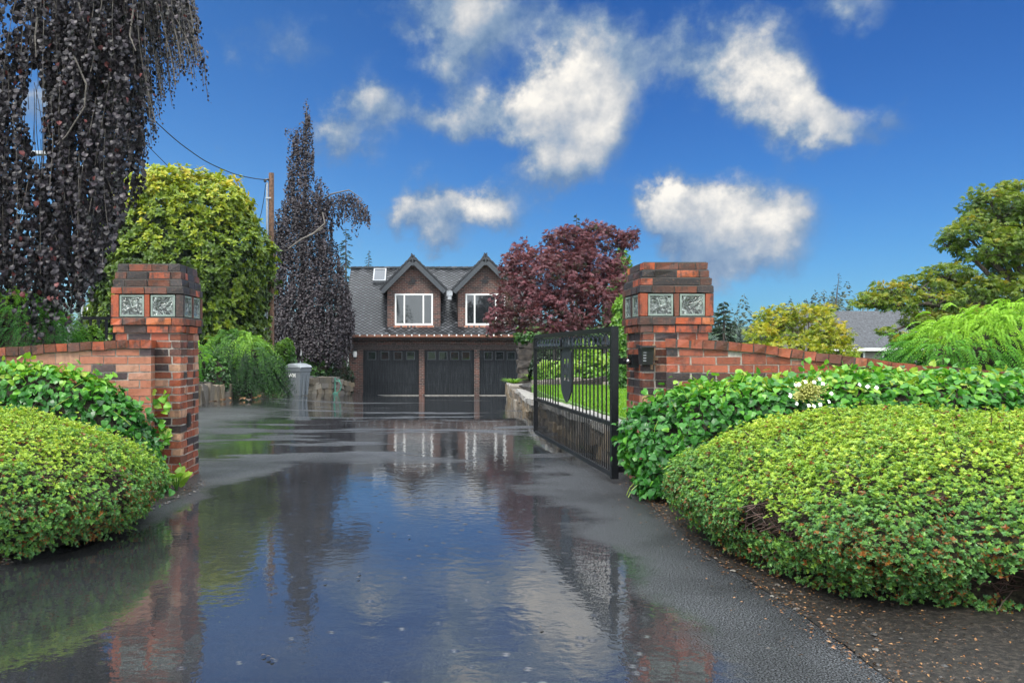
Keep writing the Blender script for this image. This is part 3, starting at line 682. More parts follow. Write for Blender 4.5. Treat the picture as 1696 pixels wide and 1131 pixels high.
plate(fg, [(-.06,1.17),(.06,1.17),(.075,1.26),(.03,1.34),(0,1.37),(-.03,1.34),(-.075,1.26)])
plate(fg, [(-.13,1.10),(.13,1.10),(.145,1.18),(.08,1.22),(-.08,1.22),(-.145,1.18)], .003, .012)
for a in (-.105, .105): plate(fg, [(a-.04,.86),(a+.04,.86),(a+.035,1.11),(a-.035,1.11)], .001, .011)
plate(fg, [(-.022,.86),(.022,.86),(.03,1.0),(.015,1.11),(-.015,1.11),(-.03,1.0)])
plate(fg, [(-.14,1.0),(-.12,1.06),(.14,1.035),(.12,.985)], .012, .018)
plate(fg, [(-.14,.9),(-.05,.98),(-.04,.93),(-.12,.86)], .004, .013); plate(fg, [(.14,.9),(.05,.98),(.04,.93),(.12,.86)], .004, .013)
fg.build('openwork_figure', m_gun, G)
sh = MB(); plate(sh, [(0,.60),(.07,.645),(.135,.73),(.165,.87),(.06,.85),(0,.865),(-.06,.85),(-.165,.87),(-.135,.73),(-.07,.645)][::1], .0, .016)
so_ = sh.build('shield', m_gun, G)
m_paleiron = plain('pale_iron', (.22,.24,.25), .35, .3)  # paler iron for the short raised bars on the shield
for a, z, ln, ag in ((-.06,.78,.04,.3),(.05,.80,.035,-.5),(0,.76,.05,.1),(-.02,.72,.04,-.3),(.04,.70,.03,.4),(-.07,.82,.03,-.2),(.02,.68,.025,.2),(0,.81,.02,1.2)):
    hl = MB(); hl.bar(gp(sc_+KP*(a-ln/2*math.cos(ag)), z-ln/2*math.sin(ag), .017), gp(sc_+KP*(a+ln/2*math.cos(ag)), z+ln/2*math.sin(ag), .017), .010, .004, up=(1,0,0)); hl.build('relief_mark', m_paleiron, so_)
# hinges between stile and pillar
for z, nm in ((PZ(598,7.45), 'hinge_arm'), (PZ(776,7.45), 'hinge_arm')):
    mb = MB(); a = gp(0, z, .03); b = np.array([PRr[0]-.33, 7.47, z]); mb.bar(a+[-.02,0,0], b, .05, .055); mb.box(b[0]-.03, 7.40, z-.06, PRr[0]-.296, 7.54, z+.06)
    ho = mb.build('hinge_arm', m_black, G)
    kb = MB(); kb.lathe((0,0,0), [(0.001,-.02),(.018,-.012),(.022,0),(.018,.012),(.001,.02)], 10); 
    kb.V = [v+np.array([(a[0]+b[0])/2+.015, 7.40, z]) for v in kb.V]; kb.build('pivot_bolt', m_steel, ho, smooth=True)
# ------------------------------------------------------------------ stone retaining walls
def stonewall(name, label, path, hts, sw, sh_, th=.3, cap=None, tb=None, lean=0, group=None):
    path = np.array(path, float); T = thing(name, label, 'stone wall', path[0], group)
    seg = np.r_[0, np.cumsum(np.linalg.norm(np.diff(path[:,:2], axis=0), axis=1))]; L = seg[-1]
    mb = MB(); s = 0
    pos = lambda s: np.array([np.interp(s, seg, path[:,k]) for k in range(3)])
    ht = lambda s: float(np.interp(s/L, np.linspace(0,1,len(hts)), hts))
    row0 = 0
    nrow = max(1, int(max(hts)/sh_+.5))
    for r_ in range(nrow):
        s = -random.random()*sw
        while s < L:
            w_ = sw*random.uniform(.55, 1.5); c = min(max(s+w_/2, 0), L); h = ht(c); rh = h/nrow*random.uniform(.9,1.12)
            d = nrmz(pos(min(c+.1,L))-pos(max(c-.1,0))); d[2] = 0; d = nrmz(d); nn = np.array([-d[1], d[0], 0]); p0 = pos(c)
            zc = p0[2]-.06+h/nrow*(r_+.5)
            mb.obox((p0[0]+nn[0]*random.uniform(-.04,.04), p0[1]+nn[1]*random.uniform(-.04,.04), zc), d, nn, (0,0,1), w_*.47, th/2*random.uniform(.85,1.1), rh*.5, random.random() if tb is None else random.uniform(*tb), min(w_,rh)*.085)
            s += w_
    mb.build('stonework', m_stone, T)
    if cap:
        mc = MB(); s = 0
        while s < L:
            w_ = cap*random.uniform(.7,1.3); c = min(s+w_/2, L); d = nrmz(pos(min(c+.1,L))-pos(max(c-.1,0))); d[2]=0; d=nrmz(d); nn = np.array([-d[1],d[0],0]); p0 = pos(c)
            mc.obox((p0[0],p0[1],p0[2]-.06+ht(c)+.045), d, nn, (0,0,1), w_*.48, th*.6, .05, random.random(), .015); s += w_
        mc.build('capstones', m_palestone, T)
    return T
stonewall('stone_wall', 'low wall of upright brown stone slabs under the weeping green hedge', WL+np.array([-.15,.1,0]), [.62,.58,.52,.48,.42,.40], .42, .7, .35, tb=(.1,.75))
stonewall('stone_wall', 'mossy grey retaining wall with pale capstones behind the iron gate', WR[:4]+np.array([.12,0,0]), [.42,.36,.30,.42], .34, .19, .3, cap=.7, tb=(.15,.8))
stonewall('stone_wall', 'rough brown rock wall curving to the right garage door', WR[3:]+np.array([.12,0,0]), [.44,.52,.62,.62,.5], .5, .38, .45, tb=(.2,1))
w2 = np.array([at(512,651.5), at(545,651), at(574,651.5)])
stonewall('stone_wall', 'short stacked rock wall between the wheeled bin and the garage', w2+np.array([0,.3,0]), [.62,.72,.5], .55, .24, .4, tb=(.2,1))
slab = np.array([P(900,640,20.6), P(935,638,20.8), P(975,638,20.7), P(1002,640,20.3), P(1030,648,19.5)])
stonewall('stone_edging', 'double row of pale flat stones edging the back of the lawn', slab, [.22,.24,.22,.2], .55, .11, .35, tb=(.8,1))
#@@HOUSE
# ------------------------------------------------------------------ the brick garage house
HY0 = 40.0
hx = lambda px: (px-CX)/F*HY0
hz = lambda py: CZ-(py-HY)/F*HY0
XL, XR = hx(578), hx(893); DT = hz(579.5); GB = -1.06
H = thing('brick_house', 'dark brick house with three black garage doors, two dormers and a slate roof', 'house', (hx(735), HY0, -1.0))
doors = [(hx(601), hx(694)), (hx(703), hx(785.6)), (hx(794), hx(877))]
mb = MB()
xs_ = [XL]+[v for d in doors for v in d]+[XR]
for k in range(0, 8, 2): mb.box(xs_[k], 40, GB, xs_[k+1], 40.35, DT)
mb.box(XL, 40, DT, XR, 40.35, 1.98)
mb.box(XL, 40.35, GB, XL+.3, 48.4, 1.9); mb.box(XR-.3, 40.35, GB, XR, 48.4, 1.9); mb.box(XL+.3, 48.1, GB, XR-.3, 48.4, 1.9)
for x in (XL, XR-.3):
    mb.add([(x,40.35,1.9),(x,48.4,1.9),(x,44.3,5.2),(x+.3,40.35,1.9),(x+.3,48.4,1.9),(x+.3,44.3,5.2)], [(0,2,1),(3,4,5),(0,3,5,2),(1,2,5,4)])
mb.build('wall', m_hbrick, H)
mb = MB()
for a, b in doors: mb.box(a+.01, 39.9, -1.03, b-.01, 40.12, -.975)
mb.build('mist_strip', m_palestone, H)  # added pale strip standing in for the mist along the door bottoms
mb = MB(); mb.box(XL, 39.985, 1.62, XR, 39.999, 1.66); mb.box(XL,39.985,DT+.02,XR,39.998,DT+.25)
mb.build('brick_band', plain('band_brick', (.05,.032,.028), .6, var=.5, scale=18), H)
for di, (a, b) in enumerate(doors):
    mb = MB(); W_ = b-a; zs = np.linspace(-1.01, DT-.0, 5); nb = 22
    mb.box(a, 40.16, -1.05, b, 40.2, DT)
    for r_ in range(4):
        for k in range(nb):
            mb.box(a+.03+(W_-.06)*k/nb+.004, 40.13, zs[r_]+.006, a+.03+(W_-.06)*(k+1)/nb-.004, 40.158, zs[r_+1]-.006)
    D_ = mb.build('garage_door', m_door, H)
    if di == 0: cs = [615.6, 637.3, 659, 680]
    elif di == 1: cs = [715, 734, 753, 772]
    else: cs = [809, 828, 847, 866]
    for c in cs:
        x = hx(c); z = hz(589); s = .175; fr = MB()
        for q in ((x-s-.035,z-s-.035,x-s,z+s+.035),(x+s,z-s-.035,x+s+.035,z+s+.035),(x-s,z+s,x+s,z+s+.035),(x-s,z-s-.035,x+s,z-s)):
            fr.box(q[0], 40.10, q[1], q[2], 40.132, q[3])
        fr.build('window_frame', m_barge, D_)
        g = MB(); g.box(x-s, 40.115, z-s, x+s, 40.128, z+s); g.build('window_pane', m_glass, D_)
# roof
RX0, RX1 = -4.12, 5.72; EY, EZ, RY, RZ = 39.38, 1.92, 44.3, 5.60
sl_ = (RZ-EZ)/(RY-EY); SLn = math.hypot(RY-EY, RZ-EZ); vs = np.array([0, (RY-EY)/SLn, (RZ-EZ)/SLn]); ns = np.array([0, -vs[2], vs[1]])
mb = MB(); mb.prism([(0,0)], 0, 0) if False else None
poly = np.array([(EY,EZ),(RY,RZ),(49.2,EZ),(49.2,EZ-.16),(RY,RZ-.2),(EY,EZ-.16)])
V = [(x,y,z) for x in (RX0,RX1) for y,z in poly]
mb.add(V, [(0,1,7,6),(1,2,8,7),(2,3,9,8),(3,4,10,9),(4,5,11,10),(5,0,6,11),(0,5,4,1),(1,4,3,2),(6,7,10,11),(7,8,9,10)])
RF = mb.build('roof', plain('roof_underlay', (.02,.021,.024), .7), H)
def shingles(o, u, v, n, Lu, Lv, w_=.27, h_=.25, keep=None):
    mb = MB(); rows = int(Lv/(h_/2))
    P_ = []; T_ = []
    for r_ in range(rows):
        vv = r_*h_/2
        for k in range(int(Lu/w_)+1):
            uu = k*w_+(w_/2 if r_ % 2 else 0)
            if uu > Lu-w_*.3: continue
            c = o+u*uu+v*vv+n*.012
            P_.append([c+v*(-h_*.45)+n*.035, c+u*w_*.43+n*.02, c+v*h_*.44+n*.004, c-u*w_*.43+n*.02]); T_ += [random.random()]*4
    P_ = np.array(P_); N = len(P_)
    mb.add(P_.reshape(-1,3), (np.arange(N)*4)[:,None]+np.array([[0,1,2,3]]), np.array(T_)); return mb
shingles(np.array([RX0+.13,EY,EZ]), np.array([1.,0,0]), vs, ns, RX1-RX0-.13, SLn).build('slates', m_slate, RF)
mb = MB(); k = RX0
while k < RX1-.2:
    mb.obox((k+.15, RY, RZ+.05), (1,0,.06), (0,1,0), (-.06,0,1), .155, .13, .04, random.random()); k += .3
mb.build('ridge_tiles', m_slate, RF)
gt = MB()
gt.tube([(RX0-.02,EY-.08,EZ-.06),(RX1+.02,EY-.08,EZ-.06)], .068, 8)
gt.box(RX0-.02, EY-.16, EZ-.005, RX1+.02, EY-.02, EZ+.02)
GT = gt.build('gutter', m_copper, H)
c0 = None
for k in range(28):
    x = RX0+.18+k*.355
    if c0 is None:
        mb = MB(); mb.box(x-.03, EY-.165, EZ-.04, x+.03, EY-.0, EZ+.035); c0 = mb.build('gutter_clip', m_white, GT)
    else:
        c = c0.copy(); col.objects.link(c); c.location = (k*.355, 0, 0)
mb = MB(); mb.box(RX0+.05, EY+.02, EZ-.20, RX1-.05, EY+.06, EZ-.16); mb.box(RX0+.05, EY+.06, EZ-.2, RX1-.05, 40, EZ-.17); mb.build('fascia', m_darkwood, H)
ds = MB(); xd = hx(576.5); ds.tube([(xd-.12,EY-.08,EZ-.1),(xd-.10,EY-.02,EZ-.3),(xd,39.85,EZ-.55),(xd,39.88,EZ-.75)], .045, 8)
DS = ds.build('downspout', m_copper, H)
ds = MB(); ds.tube([(xd,39.88,EZ-.75),(xd,39.88,-.55)], .04, 8); ds.tube([(xd,39.88,-.55),(xd-.03,39.86,-.5),(xd-.03,39.84,-1.0)], .06, 8); ds.build('downspout_pipe', m_white, DS)
# dormers
def dormer(pxa, pxb, apx, apy, rpa, rpb, epy, wins, label=None):
    xa, xb = PX(pxa, 39.9), PX(pxb, 39.9); ax_ = PX(apx, 39.6); az = PZ(apy, 39.6)+.0; ez = PZ(epy, 39.6); ra, rb = PX(rpa, 39.6), PX(rpb, 39.6)
    sl2 = (az-ez)/(ax_-ra)
    zb = PZ(544, 39.9); za = az-.12-(ax_-xa)*sl2
    mb = MB(); pts = [(xa,zb),(xb,zb),(xb,az-.14-(xb-ax_)*sl2),(ax_,az-.14),(xa,za-.02)]
    mb.prism(pts, 39.9, 44.2); Dm = mb.build('dormer', m_hbrick, H)
    wl, wr, wt, wb_, mull = wins
    X = lambda p: PX(p, 39.9); Z = lambda p: PZ(p, 39.9)
    g = MB(); g.box(X(wl)+.03, 39.885, Z(wb_)+.03, X(wr)-.03, 39.898, Z(wt)-.03); g.build('window_pane', m_glass, Dm)
    f = MB(); fw = .075
    f.box(X(wl), 39.85, Z(wb_), X(wl)+fw, 39.897, Z(wt)); f.box(X(wr)-fw, 39.85, Z(wb_), X(wr), 39.897, Z(wt))
    f.box(X(wl)+fw, 39.85, Z(wt)-fw, X(wr)-fw, 39.897, Z(wt)); f.box(X(wl)+fw, 39.85, Z(wb_), X(wr)-fw, 39.897, Z(wb_)+fw*1.3)
    for mpx in mull: f.box(X(mpx)-.035, 39.845, Z(wb_)+fw*1.3, X(mpx)+.035, 39.884, Z(wt)-fw)
    f.build('window_frame', m_white, Dm)
    s = MB(); nb = 24
    for k in range(nb):
        w0 = X(wl)-.06+(X(wr)-X(wl)+.12)*k/nb; s.box(w0+.004, 39.84, Z(wb_)-.10, w0+(X(wr)-X(wl)+.12)/nb-.004, 39.898, Z(wb_)-.005, random.random())
    s.build('window_sill', m_brick_light, Dm)
    st = MB(); cz_ = PZ(466, 39.9)
    for q in range(4):
        a = R(45*q); st.obox((ax_, 39.88, cz_), (math.cos(a),0,math.sin(a)), (0,1,0), (-math.sin(a),0,math.cos(a)), .17, .012+.001*q, .022)
    st.lathe((0,0,0), [(.07,-.02),(.07,.02)], 10) if False else None
    st.build('tie_plate', m_blackmatte, Dm)
    # roof slopes
    L2 = math.hypot(ax_-ra, az-ez)
    for sg, xe in ((-1, ra), (1, rb)):
        dv = nrmz(np.array([ax_-xe, 0, az-ez])); nv = np.array([-dv[2]*np.sign(dv[0]), 0, abs(dv[0])]); LL = np.linalg.norm([ax_-xe, az-ez])
        e = np.array([xe, 39.5, ez]); a = np.array([ax_, 39.5, az]); yb = 44.25
        mb = MB(); t_ = .11
        V = [e, a, a+[0,yb-39.5,0], e+[0,yb-39.5,0]]; V = V+[v-nv*t_ for v in V]
        mb.add(V, [(0,1,2,3),(4,7,6,5),(0,4,5,1),(1,5,6,2),(2,6,7,3),(3,7,4,0)]); ro = mb.build('dormer_roof', m_slate, H)
        shingles(e+np.array([0,.08,0])+dv*.05, np.array([0,1.,0]), dv, nv, yb-39.6, LL-.05).build('slates', m_slate, ro)
        bb = MB(); bb.obox((e+a)/2-nv*.16+[0,.0,0]-[0,.035,0], dv, (0,1,0), nv, LL/2+.02, .03, .10); bb.build('bargeboard', m_barge, ro)
        rk = MB(); k = .12
        while k < LL:
            c = e+dv*k+nv*.035; rk.obox(c+[0,.02,0], nrmz(dv+nv*.10), (0,1,0), nrmz(nv-dv*.10), .15, .10, .028, random.random()*.6); k += .27
        rk.build('rake_tiles', m_slate, ro)
    kp = MB(); kp.box(ax_-.035, 39.42, az-.45, ax_+.035, 39.47, az-.1); kp.build('gable_post', m_barge, Dm)
    rt = MB(); y = 39.5
    while y < 44: rt.obox((ax_, y+.14, az+.04), (1,0,0), (0,1,.06), (0,-.06,1), .1, .15, .035, random.random()); y += .28
    rt.build('dormer_ridge_tiles', m_slate, Dm)
dormer(641.5, 729.5, 683.5, 425, 629.5, 740, 480, (654, 717, 486.5, 539, (669.7, 701.2)))
dormer(758.5, 850, 804, 424.5, 748.5, 859.5, 480, (771, 837, 486.5, 539, (786, 821)))
mb = MB(); xr_ = PX(744.5, 39.7); mb.box(xr_-.14, 39.52, PZ(490,39.7), xr_+.14, 39.72, PZ(482,39.7)); mb.box(xr_-.09, 39.55, PZ(496,39.7), xr_+.09, 39.7, PZ(490,39.7)); mb.build('rain_head', m_grey, H)
# skylight on the slope
yk = 0
def onroof(px, py):
    lo, hi = EY, RY
    for _ in range(50):
        m_ = (lo+hi)/2
        if PZ(py, m_) > EZ+sl_*(m_-EY): lo = m_
        else: hi = m_
    return P(px, py, m_)
a, b = onroof(629, 449), onroof(629, 469); c = (a+b)/2; Ls = np.linalg.norm(a-b)/2; ws_ = PX(640, c[1])-PX(619, c[1])
mb = MB()
for sg in (-1, 1):
    mb.obox(c+ns*.08+np.array([sg*(ws_/2-.03),0,0]), (1,0,0), vs, ns, .03, Ls, .09); mb.obox(c+ns*.08+vs*sg*(Ls-.03), (1,0,0), vs, ns, ws_/2-.06, .03, .09)
sk = mb.build('skylight', m_grey, H); g = MB(); g.obox(c+ns*.13, (1,0,0), vs, ns, ws_/2-.06, Ls-.06, .01); g.build('skylight_glass', m_skyglass, sk)
# wall lantern
xl_ = hx(588.5); zl = hz(586)
mb = MB(); mb.obox((xl_,39.97,zl+.05),(1,0,0),(0,1,0),(0,0,1),.05,.028,.10); mb.tube([(xl_,39.95,zl+.08),(xl_,39.87,zl+.22),(xl_,39.80,zl+.2)], .013, 6)
mb.lathe((xl_,39.80,zl), [(.02,.27),(.03,.24),(.125,.15),(.125,.13),(.09,.13)], 12); mb.lathe((xl_,39.80,zl), [(.09,-.15),(.06,-.18),(.03,-.24),(.005,-.28)], 12)
ln = mb.build('wall_lantern', m_blackmatte, H); g = MB(); g.lathe((xl_,39.80,zl), [(.085,.13),(.105,.0),(.08,-.15)], 12); g.build('lantern_glass', m_white, ln, smooth=True)
# ------------------------------------------------------------------ pergola gateway right of the garage
T = thing('stone_gateway', 'dark stone pier and flat dark beam roof with a concrete panel right of the garage', 'gateway', P(872,650,33.5))
mb = MB(); py_ = 33.4
for k in range(11):
    z0 = -.75+k*.255; mb.box(PX(858+random.uniform(-1,1),py_), py_-.35, z0, PX(879+random.uniform(-1,1),py_), py_+.3, z0+.25, random.random(), .03)
mb.build('pier', m_pier, T)
mb = MB(); mb.box(PX(878.5,py_), py_-.1, -.75, PX(900,py_), py_+.1, PZ(556,py_)); mb.build('panel', m_concrete, T)
mb = MB(); mb.box(PX(1005,py_), py_-.3, -.4, PX(1025,py_), py_+.3, PZ(556,py_)); mb.build('pier', m_pier, T)
mb = MB(); mb.box(PX(853,py_), py_-.6, PZ(556,py_), PX(1030,py_), py_+.8, PZ(549,py_), .5, .02); mb.box(PX(858,py_), py_-.45, PZ(549,py_), PX(1026,py_), py_+.65, PZ(546.5,py_), .5, .01); mb.build('beam', m_darkwood, T)
# ------------------------------------------------------------------ wheeled bin
bp = at(494, 654); ang = R(33); bd = np.array([math.cos(ang), math.sin(ang)*-1, 0]); bn = np.array([-math.sin(ang)*1, -math.cos(ang), 0]); sB = 54*bp[1]/F/1.17
T = thing('wheeled_bin', 'grey wheeled rubbish bin with closed lid standing by the rock wall', 'bin', bp)
def bl_(d, n, z): return bp+(bd*d+bn*n)*sB*.93+up*z*sB
m_bin = plain('bin_plastic', (.15,.17,.185), .45, var=.1)
mb = MB()
lv = [(0,.27,.24),(.25,.295,.26),(.84,.355,.30),(.85,.38,.325),(1.0,.385,.33)]
G_ = np.array([[bl_(-a,-b,z),bl_(a,-b,z),bl_(a,b,z),bl_(-a,b,z)] for z,a,b in lv]); mb.grid(G_, closed=True)
mb.add([*G_[0]], [(0,1,2,3)])
for s in (-.1,.1): mb.obox(bl_(.32,s,.40), bd, bn, up, .03*sB, .02*sB, .38*sB)
body = mb.build('body', m_bin, T)
mb = MB(); prof = [(-.42,1.02,.345),(-.2,1.12,.35),(.1,1.13,.35),(.38,1.06,.345),(.42,1.0,.345)]
Gl = np.array([[bl_(d,-h_,z-.05),bl_(d,-h_*.9,z),bl_(d,0,z+.015),bl_(d,h_*.9,z),bl_(d,h_,z-.05)] for d,z,h_ in prof]); mb.grid(Gl)
lo = Gl.copy(); lo[:,:,2] = bp[2]+.985*sB; mb.grid(np.stack([Gl[:,0],lo[:,0]])); mb.grid(np.stack([Gl[:,-1],lo[:,-1]])); mb.grid(np.stack([Gl[-1],lo[-1]])); mb.grid(np.stack([Gl[0],lo[0]]))
mb.build('lid', plain('bin_lid', (.30,.33,.35), .3, var=.1), T)
mb = MB(); mb.bar(bl_(-.46,-.25,1.0), bl_(-.46,.25,1.0), .035*sB); mb.bar(bl_(-.46,.2,1.0), bl_(-.38,.2,.95), .03*sB); mb.bar(bl_(-.46,-.2,1.0), bl_(-.38,-.2,.95), .03*sB); mb.build('handle', m_bin, T)
for s in (.33, -.33):
    wc = bl_(-.30, s, .135); mb = MB(); th = np.arange(16)*np.pi/8
    for r0, r1, w_ in ((.075,.135,.045),):
        pr_ = [(r0,-w_),(r1-.015,-w_),(r1,-w_*.6),(r1,w_*.6),(r1-.015,w_),(r0,w_),(r0,-w_)]
        Gw = np.array([[wc+(bd*math.cos(t_)+up*math.sin(t_))*r*sB+bn*h_*sB for t_ in th] for r,h_ in pr_]); mb.grid(Gw, closed=True)
    wo_ = mb.build('wheel', m_blackmatte, T)
    hb_ = MB(); Gw = np.array([[wc+(bd*math.cos(t_)+up*math.sin(t_))*r*sB+bn*h_*sB for t_ in th] for r,h_ in ((.001,.03),(.078,.035),(.078,-.035),(.001,-.03))]); hb_.grid(Gw, closed=True); hb_.build('hub', m_bin, wo_)
tc = bpy.data.curves.new('lettering', 'FONT'); tc.body = 'WM'; tc.size = .19*sB; tc.extrude = .002; tc.offset = .006; tc.align_x = 'CENTER'; tc.align_y = 'CENTER'; tc.materials.append(m_white)
tmp = bpy.data.objects.new('lettering_curve', tc); col.objects.link(tmp); bpy.context.view_layer.update()
to = bpy.data.objects.new('lettering', bpy.data.meshes.new_from_object(tmp.evaluated_get(bpy.context.evaluated_depsgraph_get()))); bpy.data.objects.remove(tmp); col.objects.link(to); to.parent = body
from mathutils import Matrix
tilt = nrmz(up*.6+bn*.045); yv = nrmz(np.array(bl_(0,.30,.84))-np.array(bl_(0,.26,.25))); zv = nrmz(np.cross(bd, yv))
cT = bl_(-.04,.297,.70)-bp+zv*.012
to.matrix_local = Matrix(((bd[0],yv[0],zv[0],cT[0]),(bd[1],yv[1],zv[1],cT[1]),(bd[2],yv[2],zv[2],cT[2]),(0,0,0,1)))
# hose faucet stand
fp = at(555, 652); fs = 27*fp[1]/F; T = thing('faucet_stand', 'green hose faucet stand with a looped hose beside the garage corner', 'faucet', fp)
m_green = plain('green_paint', (.10,.30,.22), .4)
mb = MB(); mb.tube([fp, fp+[0,0,fs]], .035, 8); mb.box(fp[0]-.12, fp[1]-.1, fp[2]-.01, fp[0]+.12, fp[1]+.1, fp[2]+.05); mb.tube([fp+[0,0,fs*.86], fp+[.16,-.02,fs*.86], fp+[.20,-.02,fs*.76]], .028, 6); mb.build('post', m_green, T)
mb = MB(); a_ = np.linspace(-.5, math.pi*1.1, 16); mb.tube([fp+np.array([.05+.20*math.sin(q*.9), -.06, fs*(.42-.36*math.cos(q))]) for q in a_], .026, 6); mb.build('hose', m_green, T)
mb = MB(); mb.lathe(fp+[0.08,-.02,fs*.9], [(.005,0),(.05,.0),(.05,.025),(.005,.03)], 8); mb.build('tap_handle', m_steel, T)
# ------------------------------------------------------------------ utility pole, wires, far left street things
T = thing('utility_pole', 'tall brown wooden utility pole with a grey conduit in front of the weeping beech', 'pole', (PX(448.5,30),30,-.3))
mb = MB(); mb.tube([(PX(448.5,30),30,-.4),(PX(449,30),30,3.5),(PX(449.5,30),30,PZ(287,30))], [.125,.11,.095], 10); mb.build('shaft', m_polewood, T)
mb = MB(); mb.tube([(PX(442.5,30),29.95,-.4),(PX(442.8,30),29.95,PZ(303,30))], .035, 8)
for q in (330, 420, 500): mb.box(PX(441,30), 29.88, PZ(q,30), PX(450,30), 29.93, PZ(q,30)+.05)
mb.build('conduit', m_grey, T)
mb = MB(); mb.tube([P(447,300,30), P(443,297,29.9), P(439,299,29.9)], .035, 6); mb.lathe(P(439,299,29.9), [(.01,-.08),(.05,-.05),(.05,.03),(.01,.06)], 8); mb.build('insulator', m_blackmatte, T)
def wire(pts, r, label):
    pts = np.array([P(*p) for p in pts]); n = 40; s = np.linspace(0, len(pts)-1, n)
    idx = np.arange(len(pts)); c = np.stack([np.interp(s, idx, pts[:,k]) for k in range(3)], 1)
    for _ in range(3): c[1:-1] = (c[:-2]+2*c[1:-1]+c[2:])/4
    mb = MB(); mb.tube(c, r, 5); return tag(mb.build('overhead_wire', m_blackmatte, loc=c[0]), label, 'wire')
wire([(439,298,29.9),(415,295,29),(385,288,28),(340,268,26.5),(295,236,25),(250,195,24),(150,88,22),(0,-100,20)], .016, 'thick sagging overhead wire meeting the utility pole near its top')
wire([(440,305,29.9),(437,330,30.2),(433,352,30.5),(425,380,31)], .012, 'short wire drooping straight down from the utility pole insulator')
wire([(330,322,34),(286,283,32),(247,244,31),(212,208,30),(100,95,28)], .014, 'thin straight overhead wire vanishing behind the yellow-green magnolia')
wire([(262,312,36),(230,293,35),(198,270,34),(60,180,31)], .010, 'faint overhead wire, lowest of those beside the copper beech curtain')
T = thing('light_pole', 'slim grey street light pole seen under the copper beech curtain', 'pole', (PX(137,28),28,-.5))
mb = MB(); mb.tube([(PX(137,28),28,-.5),(PX(137,28),28,7.5)], [.055,.045], 8); mb.build('shaft', m_grey, T); mb = MB(); mb.tube([(PX(137,28),28,7.4),(PX(137,28)-.7,28,7.9),(PX(137,28)-1.3,28,7.9)], .035, 6); mb.box(PX(137,28)-1.8,27.85,7.84,PX(137,28)-1.2,28.15,7.95); mb.build('lamp_arm', m_grey, T)
T = thing('metal_fence', 'black metal railing behind the left gate pillar', 'fence', (PX(133,13),13,.2))
xa, xb = PX(134,13), PX(215,13); zt_ = PZ(527,13)
mb = MB(); mb.bar((xa,13,zt_),(xb,13,zt_),.05); mb.build('top_rail', m_black, T); mb = MB(); mb.bar((xa,13,.45),(xb,13,.45),.04); mb.build('bottom_rail', m_black, T)
p0 = None
for k, px in enumerate((135,150,163,176,189,202,214)):
    x = PX(px,13)
    if p0 is None: mb = MB(); mb.bar((x,13,.1),(x,13,zt_-.025),.035); p0 = mb.build('baluster', m_black, T); x0_ = x
    else: c = p0.copy(); col.objects.link(c); c.location = (x-x0_,0,0)
mb = MB()
for q in range(8): mb.bar((PX(176,13),13.02,.55+q*.13),(xb,13.02,.55+q*.13),.025)
mb.build('slat_panel', m_black, T)
T = thing('slatted_sign', 'pale green slatted sign board on a post under the copper beech', 'sign', (PX(108,12),12,.2))
mb = MB(); mb.bar((PX(114,12),12.05,.1),(PX(114,12),12.05,PZ(500,12)),.06); mb.build('post', m_grey, T)
mb = MB()
for q in range(5): a = P(92,498+q*5,12); b = P(118,505+q*5,12); mb.bar(a, b, .03, .036)
mb.build('board', plain('sign_paint', (.22,.32,.29), .5), T)
# ------------------------------------------------------------------ neighbouring houses
def house(name, label, x0, x1, y0, y1, zg, ze, zr, wall, roof, wins, over=.5):
    T = thing(name, label, 'house', ((x0+x1)/2, y0, zg)); ym = (y0+y1)/2
    mb = MB(); mb.box(x0, y0, zg, x1, y1, ze); 
    mb.add([(x0,y0,ze),(x0,y1,ze),(x0,ym,zr-.2),(x1,y0,ze),(x1,y1,ze),(x1,ym,zr-.2)], [(0,2,1),(3,4,5)])
    n = int((ze-zg)/.2)
    for k in range(n): mb.obox(((x0+x1)/2, y0-.012, zg+.2*k+.1), (1,0,0), (0,1,-.12), (0,.12,1), (x1-x0)/2, .008, .1)
    mb.build('wall', wall, T)
    k = (zr-ze)/(ym-y0); poly = [(y0-over,ze-over*k),(ym,zr),(y1+over,ze-over*k),(y1+over,ze-over*k-.15),(ym,zr-.17),(y0-over,ze-over*k-.15)]
    V = [(x,y,z) for x in (x0-over,x1+over) for y,z in poly]
    mb = MB(); mb.add(V, [(0,1,7,6),(1,2,8,7),(2,3,9,8),(3,4,10,9),(4,5,11,10),(5,0,6,11),(0,5,4,1),(1,4,3,2),(6,7,10,11),(7,8,9,10)])
    rf = mb.build('roof', roof, T)
    mb = MB(); mb.box(x0-over, y0-over-.06, ze-over*k-.16, x1+over, y0-over-.002, ze-over*k+.0); mb.build('gutter', m_white, rf)
    for (wx0, wz0, wx1, wz1, mul) in wins:
        f = MB(); b_ = .11
        f.box(wx0,y0-.06,wz0,wx0+b_,y0-.022,wz1); f.box(wx1-b_,y0-.06,wz0,wx1,y0-.022,wz1); f.box(wx0+b_,y0-.06,wz1-b_,wx1-b_,y0-.022,wz1); f.box(wx0+b_,y0-.06,wz0,wx1-b_,y0-.022,wz0+b_)
        for q in range(mul): xm_ = wx0+(wx1-wx0)*(q+1)/(mul+1); f.box(xm_-.04,y0-.06,wz0+b_,xm_+.04,y0-.035,wz1-b_)
        wf = f.build('window', m_white, T); g = MB(); g.box(wx0+b_,y0-.034,wz0+b_,wx1-b_,y0-.024,wz1-b_); g.build('pane', m_glass, wf)
    return T
m_taupe = plain('taupe_siding', (.24,.215,.19), .6, var=.06); m_pale = plain('pale_siding', (.33,.40,.44), .6, var=.06)
YR = 46
